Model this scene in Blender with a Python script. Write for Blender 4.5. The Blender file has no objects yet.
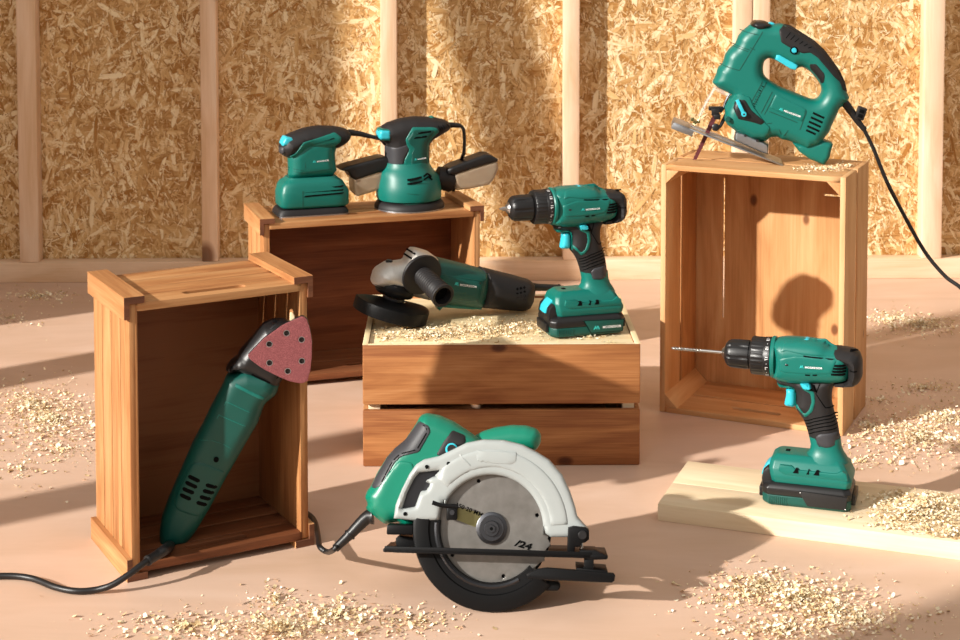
import bpy, bmesh, math, random
import numpy as np
from mathutils import Vector, Matrix
from mathutils.geometry import delaunay_2d_cdt
random.seed(7); RN = np.random.RandomState(5)
SC = bpy.context.scene; COL = SC.collection
R = math.radians
# ------------------------------------------------------------------ camera
F, PITCH, V0, H = 1664.4, R(3.336), -11.4, 0.8697
cam = bpy.data.objects.new('camera', bpy.data.cameras.new('camera')); COL.objects.link(cam)
cam.location = (0, 0, H); cam.rotation_euler = (math.pi/2 - PITCH, 0, 0)
cam.data.sensor_width = 36; cam.data.lens = F*36/960
cam.data.shift_y = -(320 - V0)/960
cam.data.clip_start = .05; cam.data.clip_end = 50
cam.data.dof.use_dof = True; cam.data.dof.focus_distance = 2.3; cam.data.dof.aperture_fstop = 16
SC.camera = cam
def ray(px, py):                     # direction of sight through a photograph pixel
    a, b = (px-480)/F, -(py-V0)/F
    cp, sp = math.cos(PITCH), math.sin(PITCH)
    return Vector((a, cp + b*sp, b*cp - sp))
EYE = Vector((0, 0, H))
def on_z(px, py, z):
    d = ray(px, py); return EYE + d*((z-H)/d.z)
def on_y(px, py, y):
    d = ray(px, py); return EYE + d*(y/d.y)
# ------------------------------------------------------------------ materials
def nodes(name):
    m = bpy.data.materials.new(name); m.use_nodes = True
    nt = m.node_tree; b = nt.nodes['Principled BSDF']
    return m, nt, b
def srgb(h):
    c = [int(h[i:i+2], 16)/255 for i in (0, 2, 4)]
    return tuple(x/12.92 if x <= .04045 else ((x+.055)/1.055)**2.4 for x in c) + (1,)
def ramp(nt, stops, fac):
    n = nt.nodes.new('ShaderNodeValToRGB'); e = n.color_ramp.elements
    while len(e) < len(stops): e.new(.5)
    for q, (p, c) in zip(e, stops): q.position = p; q.color = srgb(c)
    nt.links.new(fac, n.inputs[0]); return n.outputs[0]
def mix(nt, mode, fac, a, b):
    n = nt.nodes.new('ShaderNodeMix'); n.data_type = 'RGBA'; n.blend_type = mode
    n.inputs[0].default_value = fac if not hasattr(fac, 'links') else 0
    if hasattr(fac, 'links'): nt.links.new(fac, n.inputs[0])
    for s, v in ((6, a), (7, b)):
        if hasattr(v, 'links'): nt.links.new(v, n.inputs[s])
        else: n.inputs[s].default_value = v
    return n.outputs[2]
def maths(nt, op, a, b):
    n = nt.nodes.new('ShaderNodeMath'); n.operation = op
    for s, v in ((0, a), (1, b)):
        if hasattr(v, 'links'): nt.links.new(v, n.inputs[s])
        else: n.inputs[s].default_value = v
    return n.outputs[0]
def noise(nt, vec, scale, detail=4, dist=0., rough=.55):
    n = nt.nodes.new('ShaderNodeTexNoise'); n.inputs['Scale'].default_value = scale
    n.inputs['Detail'].default_value = detail; n.inputs['Distortion'].default_value = dist; n.inputs['Roughness'].default_value = rough
    if vec is not None: nt.links.new(vec, n.inputs['Vector'])
    return n.outputs[0]
def bump(nt, b, h, strength, dist=.001):
    n = nt.nodes.new('ShaderNodeBump'); n.inputs['Strength'].default_value = strength; n.inputs['Distance'].default_value = dist
    nt.links.new(h, n.inputs['Height']); nt.links.new(n.outputs[0], b.inputs['Normal'])
def attr(nt, name):
    n = nt.nodes.new('ShaderNodeAttribute'); n.attribute_name = name; return n
def mapping(nt, vec, sc):
    n = nt.nodes.new('ShaderNodeMapping'); n.inputs['Scale'].default_value = sc; nt.links.new(vec, n.inputs['Vector']); return n.outputs[0]
def wood(name, dark, mid, light, grain=1., rough=.55, tonevar=.5, fine=.35, bumpy=.25, knots=0):
    m, nt, b = nodes(name)
    g = attr(nt, 'gc').outputs['Vector']; t = attr(nt, 'tone').outputs['Fac']
    v = mapping(nt, g, (1.6, 14*grain, 14*grain))
    n1 = noise(nt, v, 2.2, 5, .8)
    v2 = mapping(nt, g, (4, 170*grain, 170*grain)); n2 = noise(nt, v2, 2.5, 3, .2)
    f = maths(nt, 'ADD', maths(nt, 'MULTIPLY', n1, .9), maths(nt, 'MULTIPLY', n2, fine))
    f = maths(nt, 'ADD', f, maths(nt, 'MULTIPLY', maths(nt, 'SUBTRACT', t, .5), tonevar))
    f = maths(nt, 'SUBTRACT', f, fine*.5-.05)
    c = ramp(nt, [(.28, dark), (.5, mid), (.74, light)], f)
    if knots:
        vo = nt.nodes.new('ShaderNodeTexVoronoi'); vo.inputs['Scale'].default_value = knots
        nt.links.new(mapping(nt, g, (1, 1.6, 1.6)), vo.inputs['Vector'])
        k = ramp(nt, [(.0, '3c2210'), (.05, '7a4c28'), (.09, 'ffffff')], vo.outputs['Distance'])
        c = mix(nt, 'MULTIPLY', .8, c, k)
    nt.links.new(c, b.inputs['Base Color']); b.inputs['Roughness'].default_value = rough
    b.inputs['Specular IOR Level'].default_value = .3
    bump(nt, b, n2, bumpy, .0006)
    return m
def plastic(name, col, rough=.45, spec=.5, tex=.15, scale=900, var=.0):
    m, nt, b = nodes(name); b.inputs['Roughness'].default_value = rough
    b.inputs['Specular IOR Level'].default_value = spec
    tc = nt.nodes.new('ShaderNodeTexCoord').outputs['Object']
    n = noise(nt, tc, scale, 2); n2 = noise(nt, tc, 25, 3)
    c = srgb(col); d = tuple(x*.86 for x in c[:3]) + (1,)
    nt.links.new(mix(nt, 'MIX', n2, d, c), b.inputs['Base Color'])
    bump(nt, b, n, tex, .0003); return m
def metal(name, col, rough=.35, aniso=0., met=1., scale=400):
    m, nt, b = nodes(name); b.inputs['Metallic'].default_value = met; b.inputs['Roughness'].default_value = rough
    tc = nt.nodes.new('ShaderNodeTexCoord').outputs['Object']; n = noise(nt, tc, scale, 3)
    c = srgb(col); d = tuple(x*.8 for x in c[:3]) + (1,)
    nt.links.new(mix(nt, 'MIX', n, d, c), b.inputs['Base Color']); bump(nt, b, n, .08, .0003); return m
M = dict(
  teal=plastic('teal_plastic', '006d62', .42, .5), teal_dk=plastic('deep_teal_plastic', '004c43', .45),
  grn=plastic('saw_green_plastic', '037b62', .36, .55),
  blk=plastic('black_rubber', '201e1f', .55, .4, .3), blk2=plastic('black_plastic', '181718', .40, .5), gry=plastic('grey_rubber', '3a3a3e', .5, .45, .3),
  hole=plastic('slot_black', '070808', .8, .1), cyan=plastic('cyan_plastic', '35bfd2', .35), white=plastic('white_print', 'f2f2f2', .5),
  mark=plastic('cyan_print', '35c9c4', .5), shellg=plastic('light_grey_casting', 'a3a9a8', .42, .5, .25, 500),
  cord=plastic('cord_rubber', '151415', .42, .5), seam=plastic('seam_teal', '004a3f', .6),
  steel=metal('bright_steel', 'c9c7c4', .28), gun=metal('gunmetal', '5a5b5f', .38), plate=metal('zinc_plate', 'b9bdc2', .4), cast=metal('cast_aluminium', 'd5d2cc', .5, met=.7),
  blackm=plastic('black_steel', '101011', .42, .18, .1), maroon=metal('maroon_blade', '6b3338', .5, met=.3), brass=metal('zinc_yellow', '9a9468', .35),
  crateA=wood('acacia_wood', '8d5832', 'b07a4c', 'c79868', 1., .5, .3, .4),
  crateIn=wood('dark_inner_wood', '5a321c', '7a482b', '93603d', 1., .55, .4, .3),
  crateEnd=wood('end_grain_wood', '5d3a2a', '7d5038', '96664a', 2., .6, .4, .3),  # darker brown of the rails' end grain
  crateR=wood('golden_pine', 'a56f41', 'c4905e', 'd6aa7a', .8, .5, .35, .25, knots=7),
  crateM=wood('stained_pine', '8a5430', 'ad7446', 'c48f60', .9, .5, .4, .4, knots=6),
  ply=wood('pale_plywood', 'cfb488', 'e2cba0', 'efddb9', .6, .6, .3, .25),
  lumber=wood('fresh_spruce', 'd4bd98', 'e3ceac', 'eddcc0', .7, .5, .25, .3, .15, knots=5),
  stud=wood('stud_pine', 'dcb892', 'ebcbab', 'f5dcc2', .8, .6, .3, .3, .2, knots=2.2),
  floor=wood('birch_floor', 'c9a78d', 'd2b19a', 'dabba6', .3, .5, .1, .12, .05),
  osb=wood('strand_board', 'a87539', 'dab278', 'f6e1b8', .9, .6, .75, .3, .2),
  chip=wood('wood_shaving', 'cdb084', 'eedab2', 'fdf1d6', .5, .7, .8, .3, .1),
  render=plastic('flag_panel_finish', 'cfc6b8', .8, .2),  # finish of the added sun-blocking panel
)
def sandpaper():
    m, nt, b = nodes('red_sandpaper'); tc = nt.nodes.new('ShaderNodeTexCoord').outputs['Object']
    n = noise(nt, tc, 1500, 3); nt.links.new(ramp(nt, [(.38, '5e282c'), (.55, '8a4649'), (.7, 'b87a78')], n), b.inputs['Base Color'])
    b.inputs['Roughness'].default_value = .75; bump(nt, b, n, .5, .0006); return m
M['sand'] = sandpaper()
def brushed():
    m, nt, b = nodes('saw_blade_steel'); tc = nt.nodes.new('ShaderNodeTexCoord').outputs['Object']
    g = nt.nodes.new('ShaderNodeTexGradient'); g.gradient_type = 'RADIAL'
    mp = nt.nodes.new('ShaderNodeMapping'); mp.inputs['Rotation'].default_value = (R(90), 0, 0)
    nt.links.new(tc, mp.inputs['Vector']); nt.links.new(mp.outputs[0], g.inputs[0])
    b.inputs['Metallic'].default_value = .75; b.inputs['Roughness'].default_value = .42
    n = noise(nt, tc, 60, 4); nt.links.new(ramp(nt, [(.2, '77746f'), (.8, '8f8c88')], n), b.inputs['Base Color'])
    ra = nt.nodes.new('ShaderNodeVectorMath'); ra.operation = 'LENGTH'; nt.links.new(tc, ra.inputs[0])
    s = maths(nt, 'SINE', maths(nt, 'MULTIPLY', ra.outputs['Value'], 9000), 0)
    bump(nt, b, s, .12, .0002); return m
M['blade'] = brushed()
def clear(name, col, alpha, rough=.2):
    m, nt, b = nodes(name); b.inputs['Base Color'].default_value = srgb(col); b.inputs['Roughness'].default_value = rough
    tc = nt.nodes.new('ShaderNodeTexCoord').outputs['Object']; n = noise(nt, tc, 40, 3)
    nt.links.new(ramp(nt, [(.2, col), (.9, col)], n), b.inputs['Base Color'])
    b.inputs['Alpha'].default_value = alpha; return m
M['dust'] = clear('smoky_clear_plastic', 'a3927e', .7, .3); M['glass'] = clear('clear_shield', 'ffffff', .22, .1)
# ------------------------------------------------------------------ objects
def tag(o, label=None, cat=None, group=None, kind=None):
    for k, v in (('label', label), ('category', cat), ('group', group), ('kind', kind)):
        if v: o[k] = v
    return o
def empty(name, loc, rot=None):
    o = bpy.data.objects.new(name, None); o.empty_display_size = .05; COL.objects.link(o)
    o.matrix_world = Matrix.Translation(loc) @ (rot.to_4x4() if rot else Matrix.Identity(4)); return o
class MB:                            # collects shapes of ONE part, with grain coordinates and a tone for each shape
    def __init__(s): s.v = []; s.f = []; s.gc = []; s.tone = []
    def add(s, vs, fs, gc=None, tone=.5):
        k = len(s.v); s.v += [tuple(v) for v in vs]; s.f += [tuple(k+i for i in f) for f in fs]
        s.gc += [tuple(g) for g in (gc if gc is not None else vs)]; s.tone += [tone]*len(fs); return s
    def addbm(s, bm, axis=0, tone=.5, mat=None):
        bm.verts.index_update(); vs = [v.co.copy() for v in bm.verts]
        off = Vector((random.uniform(0, 9), random.uniform(0, 9), random.uniform(0, 9)))
        gc = [Vector((v[axis], v[(axis+1) % 3], v[(axis+2) % 3])) + off for v in vs]
        if mat is not None: vs = [mat @ v for v in vs]
        s.add(vs, [[v.index for v in f.verts] for f in bm.faces], gc, tone); bm.free(); return s
    def box(s, a, b, bev=.0015, axis=None, tone=None, mat=None):
        a, b = Vector(a), Vector(b); bm = bmesh.new(); bmesh.ops.create_cube(bm, size=1)
        for v in bm.verts: v.co = Vector([a[i] + (b[i]-a[i])*(v.co[i]+.5) for i in range(3)])
        if bev: bmesh.ops.bevel(bm, geom=bm.edges[:], offset=bev, segments=2, affect='EDGES', profile=.5, clamp_overlap=True)
        d = [abs(b[i]-a[i]) for i in range(3)]
        return s.addbm(bm, d.index(max(d)) if axis is None else axis, random.random() if tone is None else tone, mat)
    def build(s, name, mat, parent=None, smooth=True):
        me = bpy.data.meshes.new(name); me.from_pydata(s.v, [], s.f); me.update()
        a = me.attributes.new('gc', 'FLOAT_VECTOR', 'POINT'); a.data.foreach_set('vector', np.array(s.gc, np.float32).ravel())
        a = me.attributes.new('tone', 'FLOAT', 'FACE'); a.data.foreach_set('value', np.array(s.tone, np.float32))
        me.materials.append(M[mat] if isinstance(mat, str) else mat)
        if smooth:
            me.polygons.foreach_set('use_smooth', [True]*len(me.polygons))
            me.set_sharp_from_angle(angle=R(38))
        o = bpy.data.objects.new(name, me); COL.objects.link(o)
        if parent: o.parent = parent
        return o
def prism_bm(poly, lo, hi, plane='xz', bev=.001, seg=2):
    bm = bmesh.new(); n = len(poly)
    def P(u, w, t): return (u, t, w) if plane == 'xz' else ((u, w, t) if plane == 'xy' else (t, u, w))
    A = [bm.verts.new(P(u, w, lo)) for u, w in poly]; B = [bm.verts.new(P(u, w, hi)) for u, w in poly]
    fa = bm.faces.new(A); fb = bm.faces.new(B[::-1])
    for i in range(n): bm.faces.new((A[(i+1) % n], A[i], B[i], B[(i+1) % n]))
    bmesh.ops.recalc_face_normals(bm, faces=bm.faces[:])
    if bev:
        e = [e for e in bm.edges if e in fa.edges[:] or e in fb.edges[:]]
        bmesh.ops.bevel(bm, geom=e, offset=bev, segments=seg, affect='EDGES', profile=.5, clamp_overlap=True)
    return bm
def lathe(mb, prof, org=(0, 0, 0), axis=(1, 0, 0), n=40, a0=0, a1=360, close=True, tone=.5, flute=None):
    ax = Vector(axis).normalized(); up = Vector((0, 0, 1)) if abs(ax.z) < .9 else Vector((1, 0, 0))
    u = (up - ax*up.dot(ax)).normalized(); w = ax.cross(u); org = Vector(org)
    full = abs(a1-a0) > 359; m = n if full else n+1; vs = []; fs = []
    for k, (t, r) in enumerate(prof):
        for i in range(m):
            a = R(a0 + (a1-a0)*i/n); rr = r*(1 + (flute(a, t) if flute else 0)); vs.append(org + ax*t + u*(rr*math.cos(a)) + w*(rr*math.sin(a)))
    for k in range(len(prof)-1):
        for i in range(n):
            j = (i+1) % m; fs.append((k*m+i, k*m+j, (k+1)*m+j, (k+1)*m+i))
    if close and full:
        fs.append(tuple(range(m))[::-1]); fs.append(tuple((len(prof)-1)*m + i for i in range(m)))
    return mb.add(vs, fs, None, tone)
def spline(P, k=8):
    P = [Vector(p) for p in P]; Q = [P[0]*2-P[1]] + P + [P[-1]*2-P[-2]]; out = []
    for i in range(1, len(Q)-2):
        a, b, c, d = Q[i-1:i+3]
        for j in range(k):
            t = j/k; out.append(.5*((2*b) + (c-a)*t + (2*a-5*b+4*c-d)*t*t + (3*b-a-3*c+d)*t**3))
    out.append(P[-1]); return out
def tube(mb, P, r, n=12, k=8, tone=.5):
    P = spline(P, k) if k > 1 else [Vector(p) for p in P]; rs = r if isinstance(r, (list, tuple)) else None
    vs = []; fs = []; T0 = (P[1]-P[0]).normalized(); u = T0.orthogonal().normalized()
    for i, p in enumerate(P):
        T = (P[min(i+1, len(P)-1)] - P[max(i-1, 0)]).normalized(); u = (u - T*u.dot(T)).normalized(); w = T.cross(u)
        if rs: q = i/(len(P)-1)*(len(rs)-1); j = min(int(q), len(rs)-2); rr = rs[j] + (rs[j+1]-rs[j])*(q-j)
        else: rr = r
        for a in range(n): an = 2*math.pi*a/n; vs.append(p + u*(rr*math.cos(an)) + w*(rr*math.sin(an)))
    for i in range(len(P)-1):
        for a in range(n): b = (a+1) % n; fs.append((i*n+a, i*n+b, (i+1)*n+b, (i+1)*n+a))
    fs.append(tuple(range(n))[::-1]); fs.append(tuple((len(P)-1)*n+a for a in range(n)))
    return mb.add(vs, fs, None, tone)
def chaikin(P, it=2, rm=None):
    if rm is None: rm = .0016 if it == 1 else .0032
    for q_ in range(it):
        if q_: rm = rm*.45
        Q = []
        for i in range(len(P)):
            a, b = P[i], P[(i+1) % len(P)]
            k = min(.25, rm/max(math.dist(a, b), 1e-6)); Q += [(a[0]*(1-k)+b[0]*k, a[1]*(1-k)+b[1]*k), (a[0]*k+b[0]*(1-k), a[1]*k+b[1]*(1-k))]
        P = Q
    return P
def resample(P, h):
    out = []
    for i in range(len(P)):
        a = np.array(P[i]); b = np.array(P[(i+1) % len(P)]); L = np.linalg.norm(b-a); k = max(1, int(round(L/h)))
        out += [tuple(a + (b-a)*j/k) for j in range(k)]
    Q = [out[0]]
    for p in out[1:]:
        if math.dist(p, Q[-1]) > h*.3: Q.append(p)
    if math.dist(Q[0], Q[-1]) < h*.3: Q.pop()
    return Q
def pdist(pts, loops):
    pts = np.asarray(pts, float).reshape(-1, 2); best = np.full(len(pts), 1e9); ins = np.zeros(len(pts), bool)
    for L in loops:
        A = np.array(L); B = np.roll(A, -1, 0)
        for a, b in zip(A, B):
            d = b-a; t = np.clip(((pts-a) @ d)/max(d @ d, 1e-12), 0, 1)
            best = np.minimum(best, np.hypot(*(pts - a - t[:, None]*d).T))
            if a[1] != b[1]:
                c = ((a[1] > pts[:, 1]) != (b[1] > pts[:, 1])) & (pts[:, 0] < (b[0]-a[0])*(pts[:, 1]-a[1])/(b[1]-a[1]) + a[0]); ins ^= c
    return best, ins
def sheet(loops, r, h):              # triangulated inside of an outline, denser towards its edge
    pts = []; edges = []
    for L in loops:
        k = len(pts); pts += L; edges += [(k+i, k+(i+1) % len(L)) for i in range(len(L))]
    nb = len(pts); extra = []
    for L in loops:
        A = np.array(L); T = np.roll(A, -1, 0) - np.roll(A, 1, 0); N = np.stack([-T[:, 1], T[:, 0]], 1); N /= np.linalg.norm(N, axis=1)[:, None]+1e-12
        for q in (.05, .18, .4, .7):
            for sg in (1, -1):
                C = A + N*sg*q*r; d, i = pdist(C, loops); extra += [tuple(c) for c, dd, ii in zip(C, d, i) if ii and dd > q*r*.93]
    A = np.array(pts); x0, y0 = A.min(0); x1, y1 = A.max(0)
    G = np.array([(x, y) for j, y in enumerate(np.arange(y0, y1, h*.87)) for x in np.arange(x0 + (j % 2)*h/2, x1, h)])
    if len(G):
        d, i = pdist(G, loops); extra += [tuple(g) for g, dd, ii in zip(G, d, i) if ii and dd > max(.75*r, h*.4)]
    co = [Vector(p) for p in pts + extra]
    V, E, Fc, *_ = delaunay_2d_cdt(co, edges, [], 0, 1e-7)
    V = np.array([(v[0], v[1]) for v in V]); Cn = np.array([V[list(f)].mean(0) for f in Fc]); d, ins = pdist(Cn, loops)
    Fc = [f for f, i in zip(Fc, ins) if i]
    d, ins = pdist(V, loops); d[~ins] = 0; d[d < 1e-6] = 0
    return V, Fc, d
def boundary(Fc):
    s = {}
    for f in Fc:
        for i in range(len(f)): s[(f[i], f[(i+1) % len(f)])] = 1
    return [e for e in s if (e[1], e[0]) not in s]
def pillow(mb, loops, T, r, y=0., e=0., h=.004, tone=.5, flat=2.):
    """A closed moulded body: outline in the x-z plane, half thickness T, edges rounded over r; e keeps a flat rim."""
    if isinstance(loops[0][0], (int, float)): loops = [loops]
    loops = [resample(L, h) for L in loops]
    V, Fc, d = sheet(loops, r, h); q = 1-np.minimum(d/r, 1); hh = e + (T-e)*np.power(np.maximum(1-q**flat, 0), 1/flat)
    n = len(V); vs = [(x, y-t, z) for (x, z), t in zip(V, hh)] + [(x, y+t, z) for (x, z), t in zip(V, hh)]
    fs = []; bd = boundary(Fc); onb = set(i for b in bd for i in b)
    A2 = (lambda f: sum(V[f[i]][0]*V[f[(i+1) % len(f)]][1] - V[f[(i+1) % len(f)]][0]*V[f[i]][1] for i in range(len(f))))
    sh = e <= 0
    for f in Fc:
        if A2(f) < 0: f = f[::-1]
        fs.append(tuple(f)); fs.append(tuple((i if (sh and i in onb) else i+n) for i in f[::-1]))
    if not sh:
        for a, b in bd: fs.append((b, a, a+n, b+n))
    return mb.add(vs, fs, None, tone)
def overlay(mb, loops, base, T, r, y=0., off=.0008, e=0., h=.004, flat=2., both=False, bev=.0012, tone=.5):
    """A raised patch that follows the side of a pillow body (base outline, T, r)."""
    if isinstance(loops[0][0], (int, float)): loops = [loops]
    if isinstance(base[0][0], (int, float)): base = [base]
    loops = [resample(L, h) for L in loops]; V, Fc, d = sheet(loops, bev, h)
    db, ins = pdist(V, base); db[~ins] = 0; q = 1-np.minimum(db/r, 1)
    hh = e + (T-e)*np.power(np.maximum(1-q**flat, 0), 1/flat); up = off*np.minimum(d/bev, 1)**.5
    bd = boundary(Fc); n = len(V)
    A2 = (lambda f: sum(V[f[i]][0]*V[f[(i+1) % len(f)]][1] - V[f[(i+1) % len(f)]][0]*V[f[i]][1] for i in range(len(f))))
    for s in ((1, -1) if both else (1,)):
        vs = [(x, y-s*(t+u), z) for (x, z), t, u in zip(V, hh, up)] + [(x, y-s*(t-.0015), z) for (x, z), t in zip(V, hh)]
        fs = []
        for f in Fc:
            if A2(f) < 0: f = f[::-1]
            fs.append(tuple(f) if s > 0 else tuple(f[::-1]))
        for a, b in bd: fs.append((b, a, a+n, b+n) if s > 0 else (a, b, b+n, a+n))
        mb.add(vs, fs, None, tone)
    return mb
class Fr:                            # a tool's own frame: x along it, y through it, z up
    def __init__(s, O, yaw=0, lean=0):
        s.O = Vector(O); s.m = Matrix.Rotation(R(yaw), 3, 'Z') @ Matrix.Rotation(R(-lean), 3, 'X'); s.i = s.m.transposed()
    def P(s, px, py, y=0.):
        o = s.i @ (EYE - s.O); d = s.i @ ray(px, py); t = (y - o.y)/d.y; q = o + d*t; return (q.x, q.z)
    def V(s, px, py, y=0.): a = s.P(px, py, y); return Vector((a[0], y, a[1]))
    def L(s, c, pts, y=0., it=0):
        q = [s.P(c[0]+a/c[2], c[1]+b/c[2], y) for a, b in pts]; return chaikin(q, it) if it else q
    def empty(s, name): return empty(name, s.O, s.m)
def bar(p, q, w):                    # thin rectangle between two points in the plane, as an outline
    d = np.array(q)-np.array(p); n = np.array([-d[1], d[0]])/max(np.linalg.norm(d), 1e-9)*w/2
    p, q = np.array(p), np.array(q); return [tuple(p-n), tuple(q-n), tuple(q+n), tuple(p+n)]
def circ(c, r, n=24): return [(c[0]+r*math.cos(2*math.pi*i/n), c[1]+r*math.sin(2*math.pi*i/n)) for i in range(n)]
def text_flat(s, off=0.):
    cu = bpy.data.curves.new('t', 'FONT'); cu.body = s; cu.size = 1; cu.offset = off; cu.space_character = 1.08
    o = bpy.data.objects.new('t', cu); COL.objects.link(o); bpy.context.view_layer.update()
    me = bpy.data.meshes.new_from_object(o.evaluated_get(bpy.context.evaluated_depsgraph_get()))
    vs = np.array([v.co[:2] for v in me.vertices]); fs = [tuple(p.vertices) for p in me.polygons]
    bpy.data.objects.remove(o); bpy.data.meshes.remove(me); lo = vs.min(0); vs -= lo; return vs, fs, vs.max(0)
def decal(s, a, b, hgt, y, parent, mat='white', name='brand_lettering', off=.02, skew=0):
    """Lettering whose baseline runs from a to b (frame x-z), facing -y."""
    vs, fs, mx = text_flat(s, off); a, b = np.array(a), np.array(b); u = b-a; L = np.linalg.norm(u); u /= L; w = np.array([-u[1], u[0]])
    mb = MB(); P = [a + u*(v[0]/mx[0]*L + skew*v[1]/mx[1]*hgt) + w*(v[1]/mx[1]*hgt) for v in vs]
    mb.add([(p[0], y, p[1]) for p in P], fs); return mb.build(name, mat, parent, False)
def mark(a, b, hgt, y, parent):      # the twin-peak emblem in front of the lettering
    a, b = np.array(a), np.array(b); u = b-a; w = np.array([-u[1], u[0]])/np.linalg.norm(u)*hgt; mb = MB()
    for q in ([(0, 0), (.18, 0), (.36, .62), (.36, 1), (.3, 1)], [(.30, .25), (.46, .25), (.42, 1), (.36, 1)], [(.5, .0), (.56, 0), (.74, 1), (.62, 1), (.47, .5)], [(.66, 1), (.74, 1), (1, 0), (.8, 0)]):
        mb.add([(a[0]+u[0]*s+w[0]*t, y, a[1]+u[1]*s+w[1]*t) for s, t in q], [tuple(range(len(q)))])
    return mb.build('emblem', 'mark', parent, False)
# ------------------------------------------------------------------ the setting
WY, WR = 3.681, R(1.157)
WM = Matrix.Translation((0, WY, 0)) @ Matrix.Rotation(WR, 4, 'Z')          # the stud wall's frame: x along, front of studs at y=0
def wall_x(px, py=262): p = WM.inverted() @ on_wall(px, py); return p.x
def on_wall(px, py):
    n = WM.to_3x3() @ Vector((0, 1, 0)); d = ray(px, py); return EYE + d*((Vector((0, WY, 0))-EYE).dot(n)/d.dot(n))
def structure(o): o['kind'] = 'structure'; return o
mb = MB(); mb.add([(-4, -1, 0), (4, -1, 0), (4, 3.95, 0), (-4, 3.95, 0)], [(0, 1, 2, 3)]); structure(mb.build('floor', 'floor', None, False))
def osb():
    mb = MB(); mb.box((-2.6, .042, -.02), (2.6, .06, 2.3), 0, 0, .35)
    n = 62000; xs = RN.uniform(-1.66, 1.8, n); zs = RN.uniform(.03, .78, n)
    for i in range(n):
        big = i < 9000 or RN.rand() < .012
        L = RN.uniform(.02, .08) if big else RN.uniform(.003, .022); W = RN.uniform(.004, .013) if big else RN.uniform(.0006, .0028); a = RN.uniform(0, math.pi)
        if RN.rand() < .35: a = math.pi/2 + RN.normal(0, .5)
        ca, sa = math.cos(a), math.sin(a); y = .0415 - .0010*(i/n) - RN.uniform(0, .0002); tl = RN.uniform(-.00015, .00015)
        q = [(-L/2, -W/2*RN.uniform(.1, .7)), (-L*.3, -W/2), (L*.3, -W/2), (L/2, -W/2*RN.uniform(0, .7)), (L/2*RN.uniform(.8, 1), W/2*RN.uniform(.1, .7)), (L*.25, W/2), (-L*.3, W/2)]
        ox, oy = RN.uniform(0, 50, 2)
        t = RN.beta(3.2, 3.0)
        if RN.rand() < .08 and not big: t = RN.uniform(-.35, .1)
        mb.add([(xs[i]+u*ca-v*sa, y + tl*(1 if v > 0 else -1), zs[i]+u*sa+v*ca) for u, v in q], [tuple(range(7))], [(u+ox, v+oy, 0) for u, v in q], t)
    for _ in range(4200):             # dark flecks and pits
        x, z, r = RN.uniform(-1.5, 1.7), RN.uniform(.05, .78), RN.uniform(.0004, .0015); an = RN.uniform(0, 3)
        mb.add([(x+r*math.cos(an+k*1.26)*RN.uniform(.6, 1.8), .0392, z+r*math.sin(an+k*1.26)) for k in range(5)], [(0, 1, 2, 3, 4)], None, -.6)
    o = mb.build('wall_back', 'osb', None, False); o.matrix_world = WM; structure(o)
osb()
mb = MB(); mb.box((-2.6, 0, 0), (2.6, .040, .046), .002, 0, .35); o = mb.build('baseboard_back', 'stud'); o.matrix_world = WM; structure(o)
for k, (a, b) in enumerate(((19.7, 39), (202, 218), (381, 397.5), (563, 579), (733, 750), (751, 768), (921.5, 941.5))):
    mb = MB(); x0, x1 = wall_x(a), wall_x(b); mb.box((x0, 0, .046), (x1, .040, 2.3), .0025, 2, random.uniform(.3, .7)); o = mb.build('trim_%d' % (k+1), 'stud'); o.matrix_world = WM; structure(o)
# unseen flag panel with an opening, added beyond the left edge to shape the sunlight
wx = -1.62
mb = MB()
mb.box((wx-.1, -1, 0), (wx, 3.8, .22), 0); mb.box((wx-.1, -1, 2.35), (wx, 3.8, 3.0), 0)
mb.box((wx-.1, -1, .22), (wx, .55, 2.35), 0); mb.box((wx-.1, 2.88, .22), (wx, 3.8, 2.35), 0)
structure(mb.build('sun_flag_left', 'render', None, False))
mb = MB(); mb.addbm(prism_bm([(2.30, .22), (2.43, .22), (2.90, 2.35), (2.77, 2.35)], wx-.07, wx-.04, 'yz', 0), 2, .5); mb.box((wx-.07, 1.60, .22), (wx-.04, 1.70, 2.35), .002, 2)
mb.box((wx-.07, .55, .22), (wx-.04, .57, 2.35), .002, 2)
structure(mb.build('sun_flag_bars', 'stud'))  # unseen bars added in the opening to throw the dark bands
# ------------------------------------------------------------------ light
AZ, EL = R(32.5), R(24.3)
sd = Vector((math.cos(AZ)*math.cos(EL), math.sin(AZ)*math.cos(EL), -math.sin(EL)))
sun = bpy.data.objects.new('sun', bpy.data.lights.new('sun', 'SUN')); COL.objects.link(sun)
sun.rotation_euler = sd.to_track_quat('-Z', 'Y').to_euler(); sun.data.energy = 6.7; sun.data.angle = R(1.1); sun.data.color = (1, .955, .885)
w = bpy.data.worlds.new('world'); SC.world = w; w.use_nodes = True; nt = w.node_tree; bg = nt.nodes['Background']
tc = nt.nodes.new('ShaderNodeTexCoord'); sp = nt.nodes.new('ShaderNodeSeparateXYZ'); nt.links.new(tc.outputs['Generated'], sp.inputs[0])
cr = nt.nodes.new('ShaderNodeValToRGB'); cr.color_ramp.elements[0].color = (.50, .38, .28, 1); cr.color_ramp.elements[1].color = (1, .95, .88, 1)
mr = nt.nodes.new('ShaderNodeMapRange'); mr.inputs[1].default_value = -.3; mr.inputs[2].default_value = .8
nt.links.new(sp.outputs[2], mr.inputs[0]); nt.links.new(mr.outputs[0], cr.inputs[0]); nt.links.new(cr.outputs[0], bg.inputs[0]); bg.inputs[1].default_value = .62
ar = bpy.data.objects.new('fill_light', bpy.data.lights.new('fill_light', 'AREA')); COL.objects.link(ar)
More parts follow.
